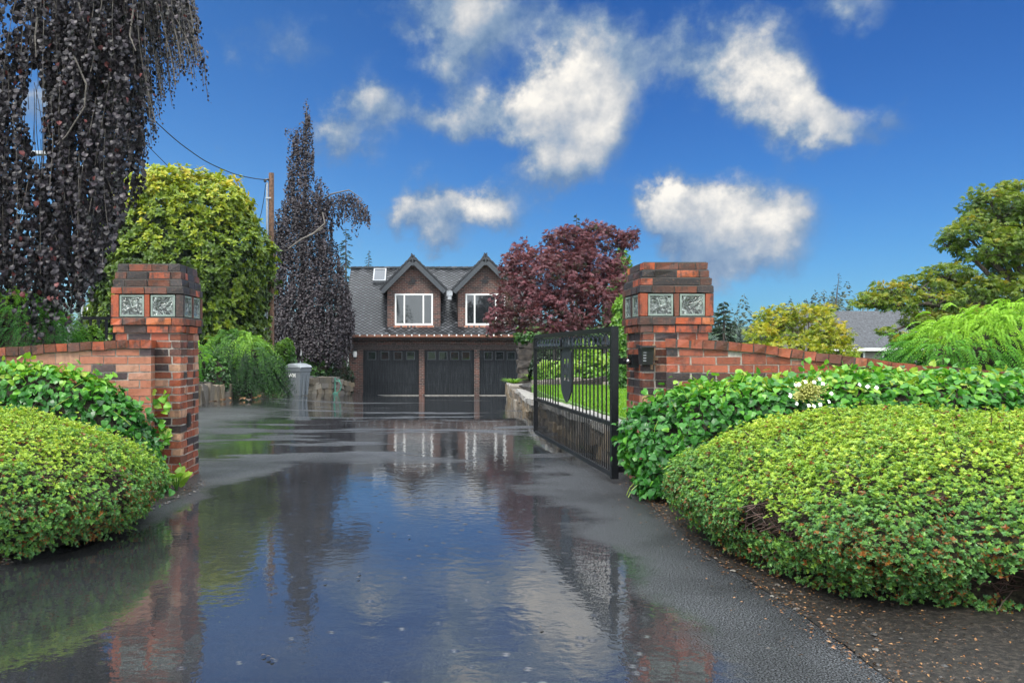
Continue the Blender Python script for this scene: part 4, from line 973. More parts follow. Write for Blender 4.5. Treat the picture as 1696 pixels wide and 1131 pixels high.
house('neighbour_house', 'single storey taupe house with grey shingle roof beyond the right wall', PX(1376,YR), PX(1700,YR), YR, YR+9, -1.3, PZ(574,YR)+.15, PZ(515,YR+4.5), m_taupe, m_slate2,
      [(PX(1399,YR),PZ(612,YR),PX(1432,YR),PZ(581,YR),1),(PX(1460,YR),PZ(597,YR),PX(1481,YR),PZ(582,YR),0)])
house('pale_house', 'pale blue-grey house glimpsed behind the trunk of the weeping beech', PX(435,52), PX(548,52), 52, 60, -.9, 1.9, 3.6, m_pale, m_slate2, [(PX(497,52),PZ(597,52),PX(518,52),PZ(565,52),1)])
house('pale_house', 'whitish house far behind the black railing on the left', PX(166,45), PX(262,45), 45, 53, -.9, PZ(506,45), PZ(484,49), m_pale, m_slate2, [(PX(172,45),PZ(552,45),PX(186,45),PZ(532,45),0)])
#@@PLANTS
# ------------------------------------------------------------------ plant generators
def dome(c, a, b, H, p=2.4, pz=2.2, lump=.08, fr=1.6, seed=0, nu=30, nv=80, under=.12, phi0=0.0, sc_=1.0):
    ph = np.linspace(phi0, math.pi/2*.985, nu); th = np.linspace(0, 2*math.pi, nv, endpoint=False)
    C, S = np.cos(th), np.sin(th); f = 1/(np.abs(C)**p+np.abs(S)**p)**(1/p)
    r = np.abs(np.cos(ph))**(2/pz); z = np.sign(np.sin(ph))*np.abs(np.sin(ph))**(2/pz); r = r*(1-under*(1-sstep(0,.35,ph)))
    D = np.stack([r[:,None]*(f*C)[None]*a, r[:,None]*(f*S)[None]*b, np.repeat(z[:,None], nv, 1)*H], -1)
    N = (vnoise((D+np.array(c))*fr, seed)-.5)*2+(vnoise((D+np.array(c))*fr*2.7, seed+1)-.5)
    D = D*(sc_*(1+lump*N))[...,None]
    return D+np.array(c, float)
def surf(G, n, closed=True, up_only=False):
    A = G; B = np.roll(G, -1, 1)
    q = np.stack([A[:-1], B[:-1], B[1:], A[1:]], 2).reshape(-1, 4, 3)
    if not closed: q = np.stack([A[:-1,:-1], A[:-1,1:], A[1:,1:], A[1:,:-1]], 2).reshape(-1, 4, 3)
    nn = np.cross(q[:,2]-q[:,0], q[:,3]-q[:,1]); ar = np.linalg.norm(nn, axis=1)
    k = rng.choice(len(q), n, p=ar/ar.sum()); u, v = rng.random((2, n, 1))
    Q = q[k]; pos = (Q[:,0]*(1-u)+Q[:,1]*u)*(1-v)+(Q[:,3]*(1-u)+Q[:,2]*u)*v
    N = nrmz(nn[k]); c = G.reshape(-1,3).mean(0); s = np.sign(np.sum(N*(pos-c), 1)); s[s==0] = 1
    return pos, N*s[:,None]
def rosettes(mb, pos, nrm, k, size, tint, el=(35,80), shape='rh', width=1., tj=.06):
    n = len(pos); P_ = np.repeat(pos, k, 0); N_ = np.repeat(nrm, k, 0); 
    ref = np.where(np.abs(N_[:,2:3])<.9, np.array([[0,0,1.]]), np.array([[1.,0,0]])); t1 = nrmz(np.cross(N_, ref)); t2 = np.cross(N_, t1)
    az = (np.tile(np.arange(k)*2*np.pi/k, n)+np.repeat(rng.random(n)*6.28, k)+rng.normal(0,.25,n*k)); e = np.radians(rng.uniform(el[0], el[1], n*k))
    tan = np.cos(az)[:,None]*t1+np.sin(az)[:,None]*t2; ax = np.cos(e)[:,None]*N_+np.sin(e)[:,None]*tan; nm = np.cos(e)[:,None]*-tan+np.sin(e)[:,None]*N_
    sz = np.repeat(size if not np.isscalar(size) else np.full(n, size), k)*rng.uniform(.75,1.15,n*k)
    mb.leaves(P_, ax, nm, sz, np.clip(np.repeat(tint, k)+rng.normal(0, tj, n*k), 0, 1), shape, width)
def free_leaves(mb, pos, nrm, size, tint, shape='pa', droop=.4, spread=.8, width=1.):
    n = len(pos); ax = nrm*np.array([1,1,.3])+rng.normal(0, spread, (n,3)); ax[:,2] -= droop
    nm = nrm*.6+np.array([0,0,.9])+rng.normal(0,.45,(n,3))
    mb.leaves(pos, ax, nm, size*rng.uniform(.7,1.2,n), np.clip(tint,0,1), shape, width)
def shoots(mb, pos, dr, L, nn, size, tint, droop=.5, width=.34, stem=None, drop_ang=1.0):
    n = len(pos); s = np.linspace(.08, 1, nn)
    Ls = (L*rng.uniform(.6,1.25,n))[:,None,None]
    pt_ = pos[:,None]+dr[:,None]*s[None,:,None]*Ls; pt_[:,:,2] -= droop*(s**2)[None]*Ls[:,:,0]
    tg = dr[:,None]-np.array([0,0,1.])*2*droop*s[None,:,None]; tg = nrmz(tg)
    sd = nrmz(np.cross(tg, np.array([0,0,1.])+rng.normal(0,.2,(n,1,3))))
    for sg in (-1, 1):
        ax = tg*.7+sd*sg*drop_ang+np.array([0,0,-.25]); nm = np.cross(sd, tg)*np.ones_like(ax)+rng.normal(0,.25,ax.shape)
        taper = (1.1-.55*s)[None,:]*np.ones((n,1))
        mb.leaves(pt_.reshape(-1,3), ax.reshape(-1,3), nm.reshape(-1,3), (size*taper).ravel()*rng.uniform(.8,1.2,n*nn), np.clip(np.repeat(tint, nn)+rng.normal(0,.08,n*nn),0,1), 'rh', width)
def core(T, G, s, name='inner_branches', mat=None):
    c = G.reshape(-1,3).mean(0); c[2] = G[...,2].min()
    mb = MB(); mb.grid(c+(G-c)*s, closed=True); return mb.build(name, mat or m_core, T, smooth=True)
def limb(mb, a, b, r0, r1, sag=0., n=7, wob=.06, sides=6):
    a = np.asarray(a, float); b = np.asarray(b, float); s = np.linspace(0,1,n)[:,None]; L = np.linalg.norm(b-a)
    pts = a+(b-a)*s; pts[:,2] += sag*L*np.sin(np.pi*s[:,0]); pts[1:-1] += rng.normal(0, wob*L/n, (n-2,3)); mb.tube(pts, np.linspace(r0, r1, n), sides, cap=False)
# ------------------------------------------------------------------ clipped azaleas
def azalea(c, a, b, H, p, n, label, seed, holes, seedlow):
    T = thing('azalea_bush', label, 'bush', (*c[:2], 0), 'clipped azalea bushes at the entrance'); c = np.array([*c[:2], .03])
    G_ = dome(c, a, b, H, p, 2.3, .05, 1.7, seed, 34, 110, .15); pos, nr = surf(G_, n)
    pos = pos+nr*rng.normal(-.008,.022,(n,1))
    keep = np.ones(n, bool); hh_ = []
    for (hx_, hy_), hr in holes:
        pj = np.c_[CX+pos[:,0]/pos[:,1]*F, HY-(pos[:,2]-CZ)/pos[:,1]*F]; dd = np.hypot(pj[:,0]-hx_, pj[:,1]-hy_); q = np.where(dd < 14)[0]
        if len(q): hh_.append((pos[q[np.argmin(pos[q,1])]], hr))
    holes = hh_
    for hp, hr in holes: keep &= (np.linalg.norm((pos-np.array(hp))*[1,1,1.2], axis=1)+.10*(vnoise(pos*14, 5)-.5) > hr)
    nz = vnoise(pos*5.5, seed+3); keep &= ~((nz > .86) & (pos[:,2] < H*.7)); low = (1-sstep(.06,.26,pos[:,2])); keep &= (rng.random(n) > low*.45*(vnoise(pos*4,9)>.45))
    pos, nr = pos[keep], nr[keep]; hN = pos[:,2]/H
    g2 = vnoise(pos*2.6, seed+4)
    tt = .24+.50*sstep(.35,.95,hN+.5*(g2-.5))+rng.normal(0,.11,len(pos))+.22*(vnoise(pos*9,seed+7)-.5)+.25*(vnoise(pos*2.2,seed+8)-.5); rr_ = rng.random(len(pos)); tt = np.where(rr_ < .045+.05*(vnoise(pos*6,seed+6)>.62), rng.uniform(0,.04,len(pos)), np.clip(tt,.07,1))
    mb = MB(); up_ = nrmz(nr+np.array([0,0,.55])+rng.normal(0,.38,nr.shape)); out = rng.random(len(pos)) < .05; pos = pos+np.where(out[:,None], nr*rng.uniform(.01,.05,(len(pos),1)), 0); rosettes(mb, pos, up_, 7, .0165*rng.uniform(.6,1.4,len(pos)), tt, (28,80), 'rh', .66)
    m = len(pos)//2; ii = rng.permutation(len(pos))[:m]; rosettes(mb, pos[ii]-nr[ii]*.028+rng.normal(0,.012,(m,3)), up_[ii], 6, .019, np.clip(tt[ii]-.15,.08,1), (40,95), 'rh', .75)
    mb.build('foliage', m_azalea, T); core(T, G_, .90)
    tw = MB()
    for k in range(700):
        j = rng.integers(len(pos)); q = pos[j]; i_ = c+(q-c)*[.70,.70,.55]+rng.normal(0,.05,3); limb(tw, i_, q+rng.normal(0,.03,3), .005, .002, 0, 4, .12, 4)
    for hp, hr in holes:
        for k in range(60): o_ = np.array(hp)+(c+[0,0,.3]-np.array(hp))*.10+rng.normal(0,hr*.4,3); d_ = np.array([rng.normal(0,.8), rng.normal(0,.3), rng.normal(.15,.4)]); limb(tw, o_-d_*.07, o_+d_*.07, .0035, .0015, 0, 4, .15, 4)
    for k in range(45): th_ = rng.random()*6.28; e_ = c+[a*.5*math.cos(th_), b*.5*math.sin(th_), 0]; limb(tw, e_, e_+[a*.22*math.cos(th_)+rng.normal(0,.05), b*.3*math.sin(th_)+rng.normal(0,.05), .25], .009, .004, 0, 5, .1, 5)
    tw.build('twigs', m_twig, T)
def hpt(px, py, Y): return P(px, py, Y)
azalea((3.36,4.96), 1.84, 1.60, .765, 4.0, 44000, 'wide clipped azalea bush with a bare twiggy hollow beside the right kerb', 11, [((1222,850), .15), ((1255,880), .11), ((1300,905), .08), ((1385,800), .06), ((1560,840), .05), ((1665,985), .13)], 0)
azalea((-3.34,5.42), 1.56, 1.20, .735, 3.0, 26000, 'rounded clipped azalea bush at the foot of the left gate pillar', 31, [((95,800), .06), ((140,790), .05), ((200,770), .05)], 0)
# ------------------------------------------------------------------ climbing hydrangea hedges
def climber(c, a, b, H, p, n, label, seed, sink=None, shape=None):
    T = thing('climbing_hydrangea', label, 'climber', (*c[:2], 0), 'climbing hydrangeas on the wing walls'); c = np.array([*c[:2], .03])
    G_ = dome(c, a, b, H, p, 3.4, .05, 2.2, seed, 30, 110, .05)
    if shape is not None: G_ = shape(G_)
    pos, nr = surf(G_, n); pos = pos+nr*(rng.exponential(.028,(n,1))-.03)
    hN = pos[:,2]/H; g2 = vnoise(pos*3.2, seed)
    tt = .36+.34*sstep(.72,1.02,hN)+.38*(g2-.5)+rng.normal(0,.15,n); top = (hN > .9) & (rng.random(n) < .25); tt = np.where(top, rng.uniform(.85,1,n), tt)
    mb = MB(); ax = nr*.35+rng.normal(0,.55,(n,3)); ax[:,2] -= .55-.5*sstep(.85,1,hN); nm = nr*.9+np.array([0,0,.55])+rng.normal(0,.35,(n,3))
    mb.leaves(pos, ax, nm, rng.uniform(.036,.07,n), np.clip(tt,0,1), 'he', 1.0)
    st = mb
    for k in range(90):
        j = rng.integers(n); q = pos[j]; d_ = nrmz(np.array([rng.normal(0,.8), rng.normal(0,.3), rng.normal(.5,.6)])); st.tube([q-d_*.09, q+nr[j]*.03, q+d_*.09+nr[j]*.02], [.003,.003,.0015], 4, .97, cap=False)
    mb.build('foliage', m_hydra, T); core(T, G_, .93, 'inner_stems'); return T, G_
def shr(G):
    G = G.copy(); x = G[...,0]
    G[...,2] *= np.interp(x, [1.5,2.2,2.9,4.2,6], [.93,.99,1.0,.975,.99]); G[...,1] += np.interp(x, [1.5,2.3,6], [.25,.0,0]); return G
TR, GR = climber((3.92,6.52), 2.32, .44, .985, 4.5, 15000, 'long leafy climber covering the right wing wall, with a white lacecap flower', 51, shape=shr)
def shl(G):
    G = G.copy(); G[...,2] *= np.interp(G[...,0], [-4.5,-3.2,-2.75,-2.35,-2.1], [1.0,1.0,.96,.86,.62]); return G
TL, GLc = climber((-3.75,6.78), 1.60, .30, 1.04, 4.2, 8500, 'leafy climber over the left wing wall behind the rounded azalea', 61, shape=shl)
# loose sprigs on the left pillar and a broad-leaved plant at its foot
mb = MB(); n = 26; z = rng.uniform(.35,.86,n); x = PX(268,7.3)+rng.normal(0,.035,n)+.05*(.8-z); pos = np.c_[x, np.full(n,7.36)-rng.random(n)*.06, z]
mb.leaves(pos, np.c_[rng.normal(.3,.5,n),rng.normal(-.3,.2,n),rng.normal(-.3,.4,n)], np.c_[rng.normal(0,.3,n),-np.ones(n),.5*np.ones(n)], .07, rng.uniform(.6,1,n), 'he'); mb.build('wall_foliage', m_hydra, TL)
q0 = P(1335,650,6.08); mb = MB(); fl = MB()
T = TR
fl.lathe(q0+[0,.06,-.03], [(.001,-.03),(.05,-.02),(.06,0),(.05,.03),(.001,.04)], 10)
for k in range(170):
    v = np.array([rng.normal(0,.055), -abs(rng.normal(.03,.015)), rng.normal(.01,.04)]); fl.tube([q0+[0,.04,-.02], q0+v], .0022, 3, cap=False); fl.lathe(q0+v, [(.001,-.006),(.007,0),(.001,.007)], 5)
fl.build('flower_centre', m_floret, T)
for k in range(14):
    th = 2*math.pi*k/14+rng.normal(0,.15); r = rng.uniform(.09,.14); cc_ = q0+np.array([r*math.cos(th)*1.15, -.07-rng.random()*.02, r*math.sin(th)*.9-.0]); pm = MB(); r0 = rng.random()*1.5
    nvec = nrmz(np.array([rng.normal(0,.3), -1, rng.normal(.5,.25)])); t1 = nrmz(np.cross(nvec,[0,0,1])); t2 = np.cross(nvec,t1)
    aa = r0+np.arange(4)*math.pi/2; ax = np.cos(aa)[:,None]*t1+np.sin(aa)[:,None]*t2
    pm.leaves(np.repeat(cc_[None],4,0), ax, np.repeat(nvec[None],4,0), .0175, .5, 'he', 1.15); pm.build('flower_petals', m_petal, T)
for px, py in ((1424,637),(1452,642),(1437,640)):
    cc_ = P(px,py,6.03); nvec = nrmz(np.array([rng.normal(0,.3),-1,.5])); t1 = nrmz(np.cross(nvec,[0,0,1])); t2 = np.cross(nvec,t1); aa = np.arange(4)*math.pi/2; pm = MB(); pm.leaves(np.repeat(cc_[None],4,0), np.cos(aa)[:,None]*t1+np.sin(aa)[:,None]*t2, np.repeat(nvec[None],4,0), .018, .5, 'he', 1.1); pm.build('flower_petals', m_petal, T)
T = thing('broadleaf_plant', 'small bright broad-leaved plant at the foot of the left gate pillar', 'plant', at(292,812)); p = at(292,812)
mb = MB(); n = 11; aa = rng.random(n)*6.28; mb.leaves(p+np.c_[.05*np.cos(aa),.04*np.sin(aa),.02+.14*rng.random(n)], np.c_[np.cos(aa),np.sin(aa)-.3,.5+.5*rng.random(n)], np.c_[-np.cos(aa)*.3,-.6+0*aa,np.ones(n)], .13*rng.uniform(.7,1.1,n), .45+.4*rng.random(n), 'he', 1.0)
mb.build('leaves', m_hosta, T)
mb = MB()
for q in range(5): a_ = q*1.25; mb.tube([p+[0,0,-.02], p+[.04*math.cos(a_), .04*math.sin(a_), .12]], .004, 5)
mb.build('stems', m_shrub, T)
# ------------------------------------------------------------------ the near weeping copper beech (curtain at upper left)
T = thing('weeping_beech', 'near copper beech whose dark purple weeping curtain fills the upper left', 'tree', (-6.9,9.8,0), 'weeping copper beeches')
mb = MB(); mb.tube([(-6.9,9.8,-.1),(-6.8,9.7,2.2),(-6.6,9.7,4.5),(-6.2,9.6,6.6),(-5.8,9.5,7.4)], [.34,.28,.24,.17,.10], 10)
for e in ((-2.9,9.4,6.35),(-3.4,9.9,6.7),(-4.3,8.8,6.5),(-4.9,10.2,6.8),(-2.5,9.7,6.1),(-8.2,9.3,6.6)): limb(mb, (-6.4,9.65,5.6+random.random()), e, .11, .03, .10, 9)
mb.build('trunk', m_barkgrey, T)
bx = [-170,0,55,75,100,130,160,182,196,208,222,238,255,272,290,310,330,350,358]; by = [585,580,568,550,520,490,440,405,370,330,325,285,215,165,140,100,120,165,150]
PS, AX, NM, SZ, TT = [], [], [], [], []; st = MB()
def gapt(px, py): return ((px-57)/18)**2+((py-172)/64)**2 < 1 or ((px-66)/13)**2+((py-245)/34)**2 < 1 or ((px-35)/9)**2+((py-350)/12)**2 < 1 or ((px-20)/14)**2+((py-38)/9)**2 < 1
ns_ = 1150
for k in range(ns_):
    u = random.random()
    px = random.uniform(-150, 232) if u < .70 else (random.uniform(60, 200) if u < .87 else random.uniform(240, 330))
    Y = random.uniform(8.5, 10.2); b = np.interp(px, bx, by)+random.gauss(0, 14)
    y0 = random.uniform(-160, b-60) if b > 100 else -160; y1 = min(b, y0+random.uniform(90, 240))
    if px > 262: y0 = random.uniform(-160, 20)
    if k > ns_-7: px = (340,352,347,330,262,240,318)[k-ns_+6]; b = (150,168,120,112,205,262,105)[k-ns_+6]; Y = 9.2; y0 = b-90; y1 = b
    x = PX(px, Y); z0 = PZ(y0, Y); z1 = PZ(y1, Y); Ls = z0-z1; m_ = max(3, int(Ls/.032)); s = np.linspace(0, 1, m_)
    thin = px > 236
    pts = np.c_[x+.05*np.sin(s*3+k)+(.10*(s-1)*(-1 if k % 2 else 1) if not thin else -.16*(1-s)), np.full(m_, Y)+.04*np.cos(s*4+k), z0-s*Ls]
    if k % 3 == 0 or thin: st.tube(pts[::4] if m_ > 12 else pts, .004, 4, cap=False)
    side = np.where(np.arange(m_) % 2, 1, -1)*1.0; an = rng.random(m_)*6.28
    h = np.c_[np.cos(an), np.sin(an), 0*an]
    ok = np.array([not gapt(CX+q[0]/q[1]*F, HY-(q[2]-CZ)/q[1]*F) for q in pts])
    pos = pts+h*.018; tw_ = np.clip(1.25-s, .45, 1) if thin else np.ones(m_)
    PS.append(pos[ok]); AX.append((h*.55+np.array([0,0,-.85])+rng.normal(0,.2,(m_,3)))[ok]); NM.append((h*.8+np.array([0,-.25,.5])+rng.normal(0,.35,(m_,3)))[ok]); SZ.append((rng.uniform(.040,.076,m_)*tw_)[ok])
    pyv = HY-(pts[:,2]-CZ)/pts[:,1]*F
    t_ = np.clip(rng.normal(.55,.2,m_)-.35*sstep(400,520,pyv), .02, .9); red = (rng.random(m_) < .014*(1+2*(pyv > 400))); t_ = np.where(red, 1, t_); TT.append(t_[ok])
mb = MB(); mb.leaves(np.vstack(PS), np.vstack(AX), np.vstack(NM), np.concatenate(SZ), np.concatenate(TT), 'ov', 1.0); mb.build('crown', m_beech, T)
for q in ([(122,92),(143,140),(140,178),(110,225),(95,240)],[(130,5),(135,25),(140,40)],[(150,45),(158,85),(150,120)],[(222,10),(215,60),(225,85)],[(62,30),(58,60),(60,95)]):
    pts = np.array([P(a, b, 8.55) for a, b in q]); st.tube(pts, np.linspace(.011,.006,len(pts)), 5, cap=False)
st.build('branches', m_barkgrey, T)
# ------------------------------------------------------------------ the tall weeping beech by the house
YB = 38.2
T = thing('weeping_beech', 'tall narrow weeping beech with a pointed dark purple spire left of the garage', 'tree', (PX(497,YB),YB,-.2), 'weeping copper beeches')
py_ = [165,180,200,212,240,270,300,330,345,380,430,480,530,570,606]; xl_ = [507,505,501,489,478,475,473,468,455,451,449,449,448,449,452]; xr_ = [510,512,515,517,520,528,541,546,548,552,566,582,588,582,568]
PS, AX, NM, TT = [], [], [], []
def addst(px, y0, Lp, Y, lim=True):
    m_ = max(3, int(Lp/1.7)); yy = y0+np.linspace(0, Lp, m_); xx = px+1.5*np.sin(np.linspace(0,3,m_)+px)
    ok = np.ones(m_, bool); j0 = rng.normal(0,4.5); j1 = rng.normal(0,4.5)
    if lim: ok = (xx > np.interp(yy, py_, xl_)-1+j0+rng.normal(0,1.6,m_)) & (xx < np.interp(yy, py_, xr_)+1+j1+rng.normal(0,1.6,m_)) & (yy < 603+6*math.sin(px*.35)-22*(abs(px-490) < 22)*(random.random() < .75))
    pos = np.c_[(xx-CX)/F*Y, np.full(m_,Y), CZ-(yy-HY)/F*Y]; an = rng.random(m_)*6.28; h = np.c_[np.cos(an),np.sin(an),0*an]
    pos = pos+h*.03
    PS.append(pos[ok]); AX.append((h*.6+[0,0,-.8])[ok]); NM.append((h*.7+[0,-.2,.6]+rng.normal(0,.35,(m_,3)))[ok]); TT.append(np.clip(rng.normal(.2,.18,m_)+.7*vnoise(np.c_[xx*.13,yy*.035,0*xx+Y],5),0,1)[ok])
for k in range(2000):
    y0 = 165+430*random.random()**.6; xl, xr = np.interp(y0, py_, xl_), np.interp(y0, py_, xr_); u = random.uniform(-1,1); px = (xl+xr)/2+u*(xr-xl)/2
    if (520 < px < 531 and 215 < y0 < 290) or (y0 < 320 and random.random() < .38): continue
    hw = (xr-xl)/2/F*YB; Y = YB-math.sqrt(max(0,1-u*u))*hw*random.choice((1,1,.9,.6,.2,-.6)); addst(px, y0, random.uniform(14,62)*(.5+.5*min(1,(y0-160)/150)), Y)
arc = [(520,345),(535,338),(548,324),(562,319),(578,317),(594,326),(605,338),(611,350)]
for k in range(120):
    s = random.random()*7; i = min(6, int(s)); f_ = s-i; px = arc[i][0]*(1-f_)+arc[i+1][0]*f_; y0 = arc[i][1]*(1-f_)+arc[i+1][1]*f_+random.uniform(0,8)
    L_ = random.uniform(10, 62 if 548 < px < 600 else 28); addst(px, y0, L_, YB+random.uniform(-.5,.3), False)
for px, y0, L_ in ((477,212,22),(480,214,38),(475,213,12),(484,218,40),(508,163,16),(506,170,22),(511,178,20),(460,345,60),(456,352,50)): addst(px, y0, L_, YB, False)
mb = MB(); PSv = np.vstack(PS); mb.leaves(PSv, np.vstack(AX), np.vstack(NM), .088*rng.uniform(.7,1.3,len(PSv)), np.concatenate(TT), 'rh', 1.25); mb.build('crown', m_beechfar, T)
mb = MB(); mb.tube([P(491,625,YB)-[0,0,.3],P(492,590,YB),P(496,540,YB),P(502,420,YB),P(506,300,YB),P(508,168,YB)], [.16,.14,.13,.11,.07,.012], 8)
mb.tube([P(505,345,YB),P(520,343,YB),P(548,322,YB),P(578,315,YB),P(600,330,YB)], [.06,.05,.04,.03,.015], 6)
limb(mb, P(492,400,YB-1.2), P(535,378,YB-1.6), .045, .035); mb.tube([P(478,412,YB-2),P(500,396,YB-2.1),P(518,388,YB-2.1),P(538,370,YB-2),P(534,352,YB-1.9)], .035, 5); limb(mb, P(503,640,YB), P(506,560,YB), .09, .07)
mb.build('trunk', m_barkgrey, T)
# ------------------------------------------------------------------ yellow-green magnolia
YM = 29.0
T = thing('magnolia_tree', 'rounded yellow-green broadleaf magnolia behind the left gate pillar', 'tree', (PX(305,YM),YM,.2)); c = P(299,572,YM); a_ = 148/F*YM
G_ = dome(c, a_, a_*.85, 272/F*YM, 2.2, 3.0, .09, .9, 71, 34, 90, .10); mb = MB()
for sc_, n in ((1.0, 3600), (.90, 1600)):
    pos, nr = surf(c+(G_-c)*sc_, n); h = (pos[:,2]-c[2])/(272/F*YM); pos = pos+nr*rng.normal(0,.10,(n,1))
    out = rng.random(n) < .10; pos[out] += (nr[out]*.16+np.array([0,0,.16]))*rng.random((out.sum(),1))
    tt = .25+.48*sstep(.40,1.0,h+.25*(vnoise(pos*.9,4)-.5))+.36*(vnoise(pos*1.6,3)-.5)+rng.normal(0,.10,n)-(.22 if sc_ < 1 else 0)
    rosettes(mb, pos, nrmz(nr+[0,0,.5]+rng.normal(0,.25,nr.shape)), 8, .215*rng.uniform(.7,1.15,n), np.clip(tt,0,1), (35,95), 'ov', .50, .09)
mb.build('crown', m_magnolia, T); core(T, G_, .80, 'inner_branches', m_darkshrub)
mb = MB(); mb.tube([(c[0],YM,-.2),(c[0]+.1,YM,.9),(c[0],YM,2.6)], [.2,.17,.1], 8)
for k in range(7): limb(mb, (c[0],YM,.7+.2*k), c+[random.uniform(-2,2),random.uniform(-1.6,1.2),random.uniform(.8,2.5)], .06, .02)
mb.build('trunk', m_bark, T)
# ------------------------------------------------------------------ weeping green shrubs (left of the drive, behind the walls)
def weeper(px0, px1, pyt, pyb, Y, n, label, L, size, mat, seed, name='weeping_shrub', cat='shrub', nn=9, dep=.8, group=None, droop=.9, corem=None, tb=(.15,.5)):
    c = P((px0+px1)/2, pyb, Y); a = (px1-px0)/2/F*Y; H_ = (pyb-pyt)/F*Y; T = thing(name, label, cat, c-[0,0,.05], group)
    G_ = dome(c, a, a*dep, H_, 2.3, 2.3, .12, 1.6/max(a,.5), seed, 26, 70, .06); pos, nr = surf(G_, n); h = (pos[:,2]-c[2])/H_
    hor = nrmz(nr*[1,1,.25]+rng.normal(0,.25,nr.shape)); cl = vnoise(pos*4/max(a,.4)*.6, seed+2)
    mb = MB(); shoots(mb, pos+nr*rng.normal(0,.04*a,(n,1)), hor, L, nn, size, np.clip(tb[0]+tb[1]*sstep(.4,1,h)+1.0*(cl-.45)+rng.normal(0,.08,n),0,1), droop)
    mb.build('foliage', mat, T); core(T, G_, .80, 'inner_branches', m_core); return T
weeper(338,457,552,642,26.3,1250,'dark weeping evergreen mound draping over the stone slab wall',.6,.13,m_weephedge,81,tb=(.30,.40))
weeper(300,346,562,642,24.5,420,'bright green feathery shrub squeezed against the left gate pillar',.40,.07,m_hemlock,83,tb=(.35,.45))
weeper(1500,1880,522,662,8.9,2300,'bright lime green weeping hemlock rising behind the right climber',.24,.050,m_hemlock,85,name='weeping_hemlock',nn=12,dep=.55,droop=.75,corem=m_darkshrub,tb=(.25,.55))
weeper(-90,128,488,620,9.0,1700,'feathery green hemlock under the copper beech curtain',.24,.028,m_hemlock,87,name='weeping_hemlock',nn=11,dep=.55,droop=.8,tb=(.0,.55))
def shrub(px0, px1, pyt, pyb, Y, n, label, size, mat, seed, shape='rh', name='shrub', k=5, dep=.8, group=None, width=.8, cat='shrub', tb=(.2,.45)):
    c = P((px0+px1)/2, pyb, Y); a = (px1-px0)/2/F*Y; H_ = (pyb-pyt)/F*Y; T = thing(name, label, cat, c-[0,0,.05], group)
    G_ = dome(c, a, a*dep, H_, 2.2, 2.1, .16, 1.8/max(a,.4), seed, 22, 60, .1); pos, nr = surf(G_, n); h = (pos[:,2]-c[2])/H_; cl = vnoise(pos*2.2/max(a,.3), seed+2)
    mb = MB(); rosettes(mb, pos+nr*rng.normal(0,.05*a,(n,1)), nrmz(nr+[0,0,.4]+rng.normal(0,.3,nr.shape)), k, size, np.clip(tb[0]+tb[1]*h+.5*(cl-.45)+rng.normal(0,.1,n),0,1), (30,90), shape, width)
    mb.build('foliage', mat, T); core(T, G_, .85, 'inner_branches', m_core); return T
shrub(342,378,592,648,24.0,260,'small dark rounded shrub at the near end of the slab wall',.09,m_weephedge,91,tb=(.1,.4))
shrub(448,489,566,612,33,420,'bright green shrub to the left of the wheeled bin',.13,m_shrub,92,tb=(.25,.6))
shrub(497,545,583,622,37,420,'rounded green shrub directly behind the wheeled bin',.12,m_shrub,93,tb=(.2,.5))
shrub(535,585,600,652,39.2,300,'low dark shrub between the rock wall and the garage side',.12,m_darkshrub,94,tb=(.1,.6))
shrub(118,176,548,600,10.5,420,'small yellowish shrub in front of the black railing',.045,m_weephedge,95,tb=(.45,.4))
# dark conifers behind the left of the garage
def conifer(px, pyt, Y, zb, rb, label, n=4000, mat=None, sparse=0., seed=1, group=None, bend=0.):
    x = PX(px, Y); zt = PZ(pyt, Y); h = zt-zb; T = thing('conifer_tree', label, 'tree', (x,Y,zb), group)
    nb = int(26+h*7); PSn, DRn, LN = [], [], []; br = MB()
    for k in range(nb):
        q = (k+random.random())/nb; q = q**.85; z = zb+h*(.08+.91*q); th = random.random()*6.28; L_ = rb*(1-q)**.85*random.uniform(.65,1.1)+.06
        if random.random() < sparse: continue
        e = np.array([math.cos(th)*L_, math.sin(th)*L_, -L_*random.uniform(.1,.45)]); o_ = np.array([x+bend*q*q,Y,z]); m_ = max(3,int(n/nb/4)); s = rng.uniform(.12,1,m_)
        PSn.append(o_+e*s[:,None]+rng.normal(0,.03*L_,(m_,3))); sd = np.array([-math.sin(th),math.cos(th),0.]); DRn.append(nrmz(e/L_*.8+sd*rng.choice([-1,1],(m_,1))*rng.uniform(.3,1,(m_,1))+[0,0,-.15])); LN.append((.10+.22*L_*(1.1-s)))
        br.tube([o_, o_+e*.5+[0,0,.04*L_], o_+e], [.012+.008*L_,.01,.004], 4, cap=False)
    pos, dr, ln = np.vstack(PSn), np.vstack(DRn), np.concatenate(LN)
    mb = MB(); N_ = len(pos)
    for sg in (0, 1, 2): mb.leaves(pos+dr*ln[:,None]*.3*sg, dr+rng.normal(0,.25,dr.shape), np.c_[rng.normal(0,.5,(N_,2)),np.ones(N_)], ln*.75, np.clip(rng.normal(.42,.22,N_),0,1), 'rh', .42)
    mb.build('crown', mat or m_conifer, T); br.tube([(x,Y,zb-.2),(x,Y,zb+h*.5),(x+bend,Y,zt-.05)], [.05+h*.012,.03+h*.006,.01], 7); br.build('trunk', m_bark, T); return T
conifer(573,376,52,-1,2.6,'dark spreading conifer rising behind the left end of the garage roof',5200)
conifer(611,413,66,-1,1.9,'small pointed conifer top showing above the garage ridge',3000)
conifer(955,352,46,-1,1.0,'slim conifer tip poking above the red maple',5000)
conifer(1199,497,34,.3,1.05,'small bluish green conifer beside the right gate pillar',5000)
conifer(1381,451,75,-.8,1.9,'sparse drooping conifer leaning above the neighbour roof',1500,sparse=.35,bend=.5)
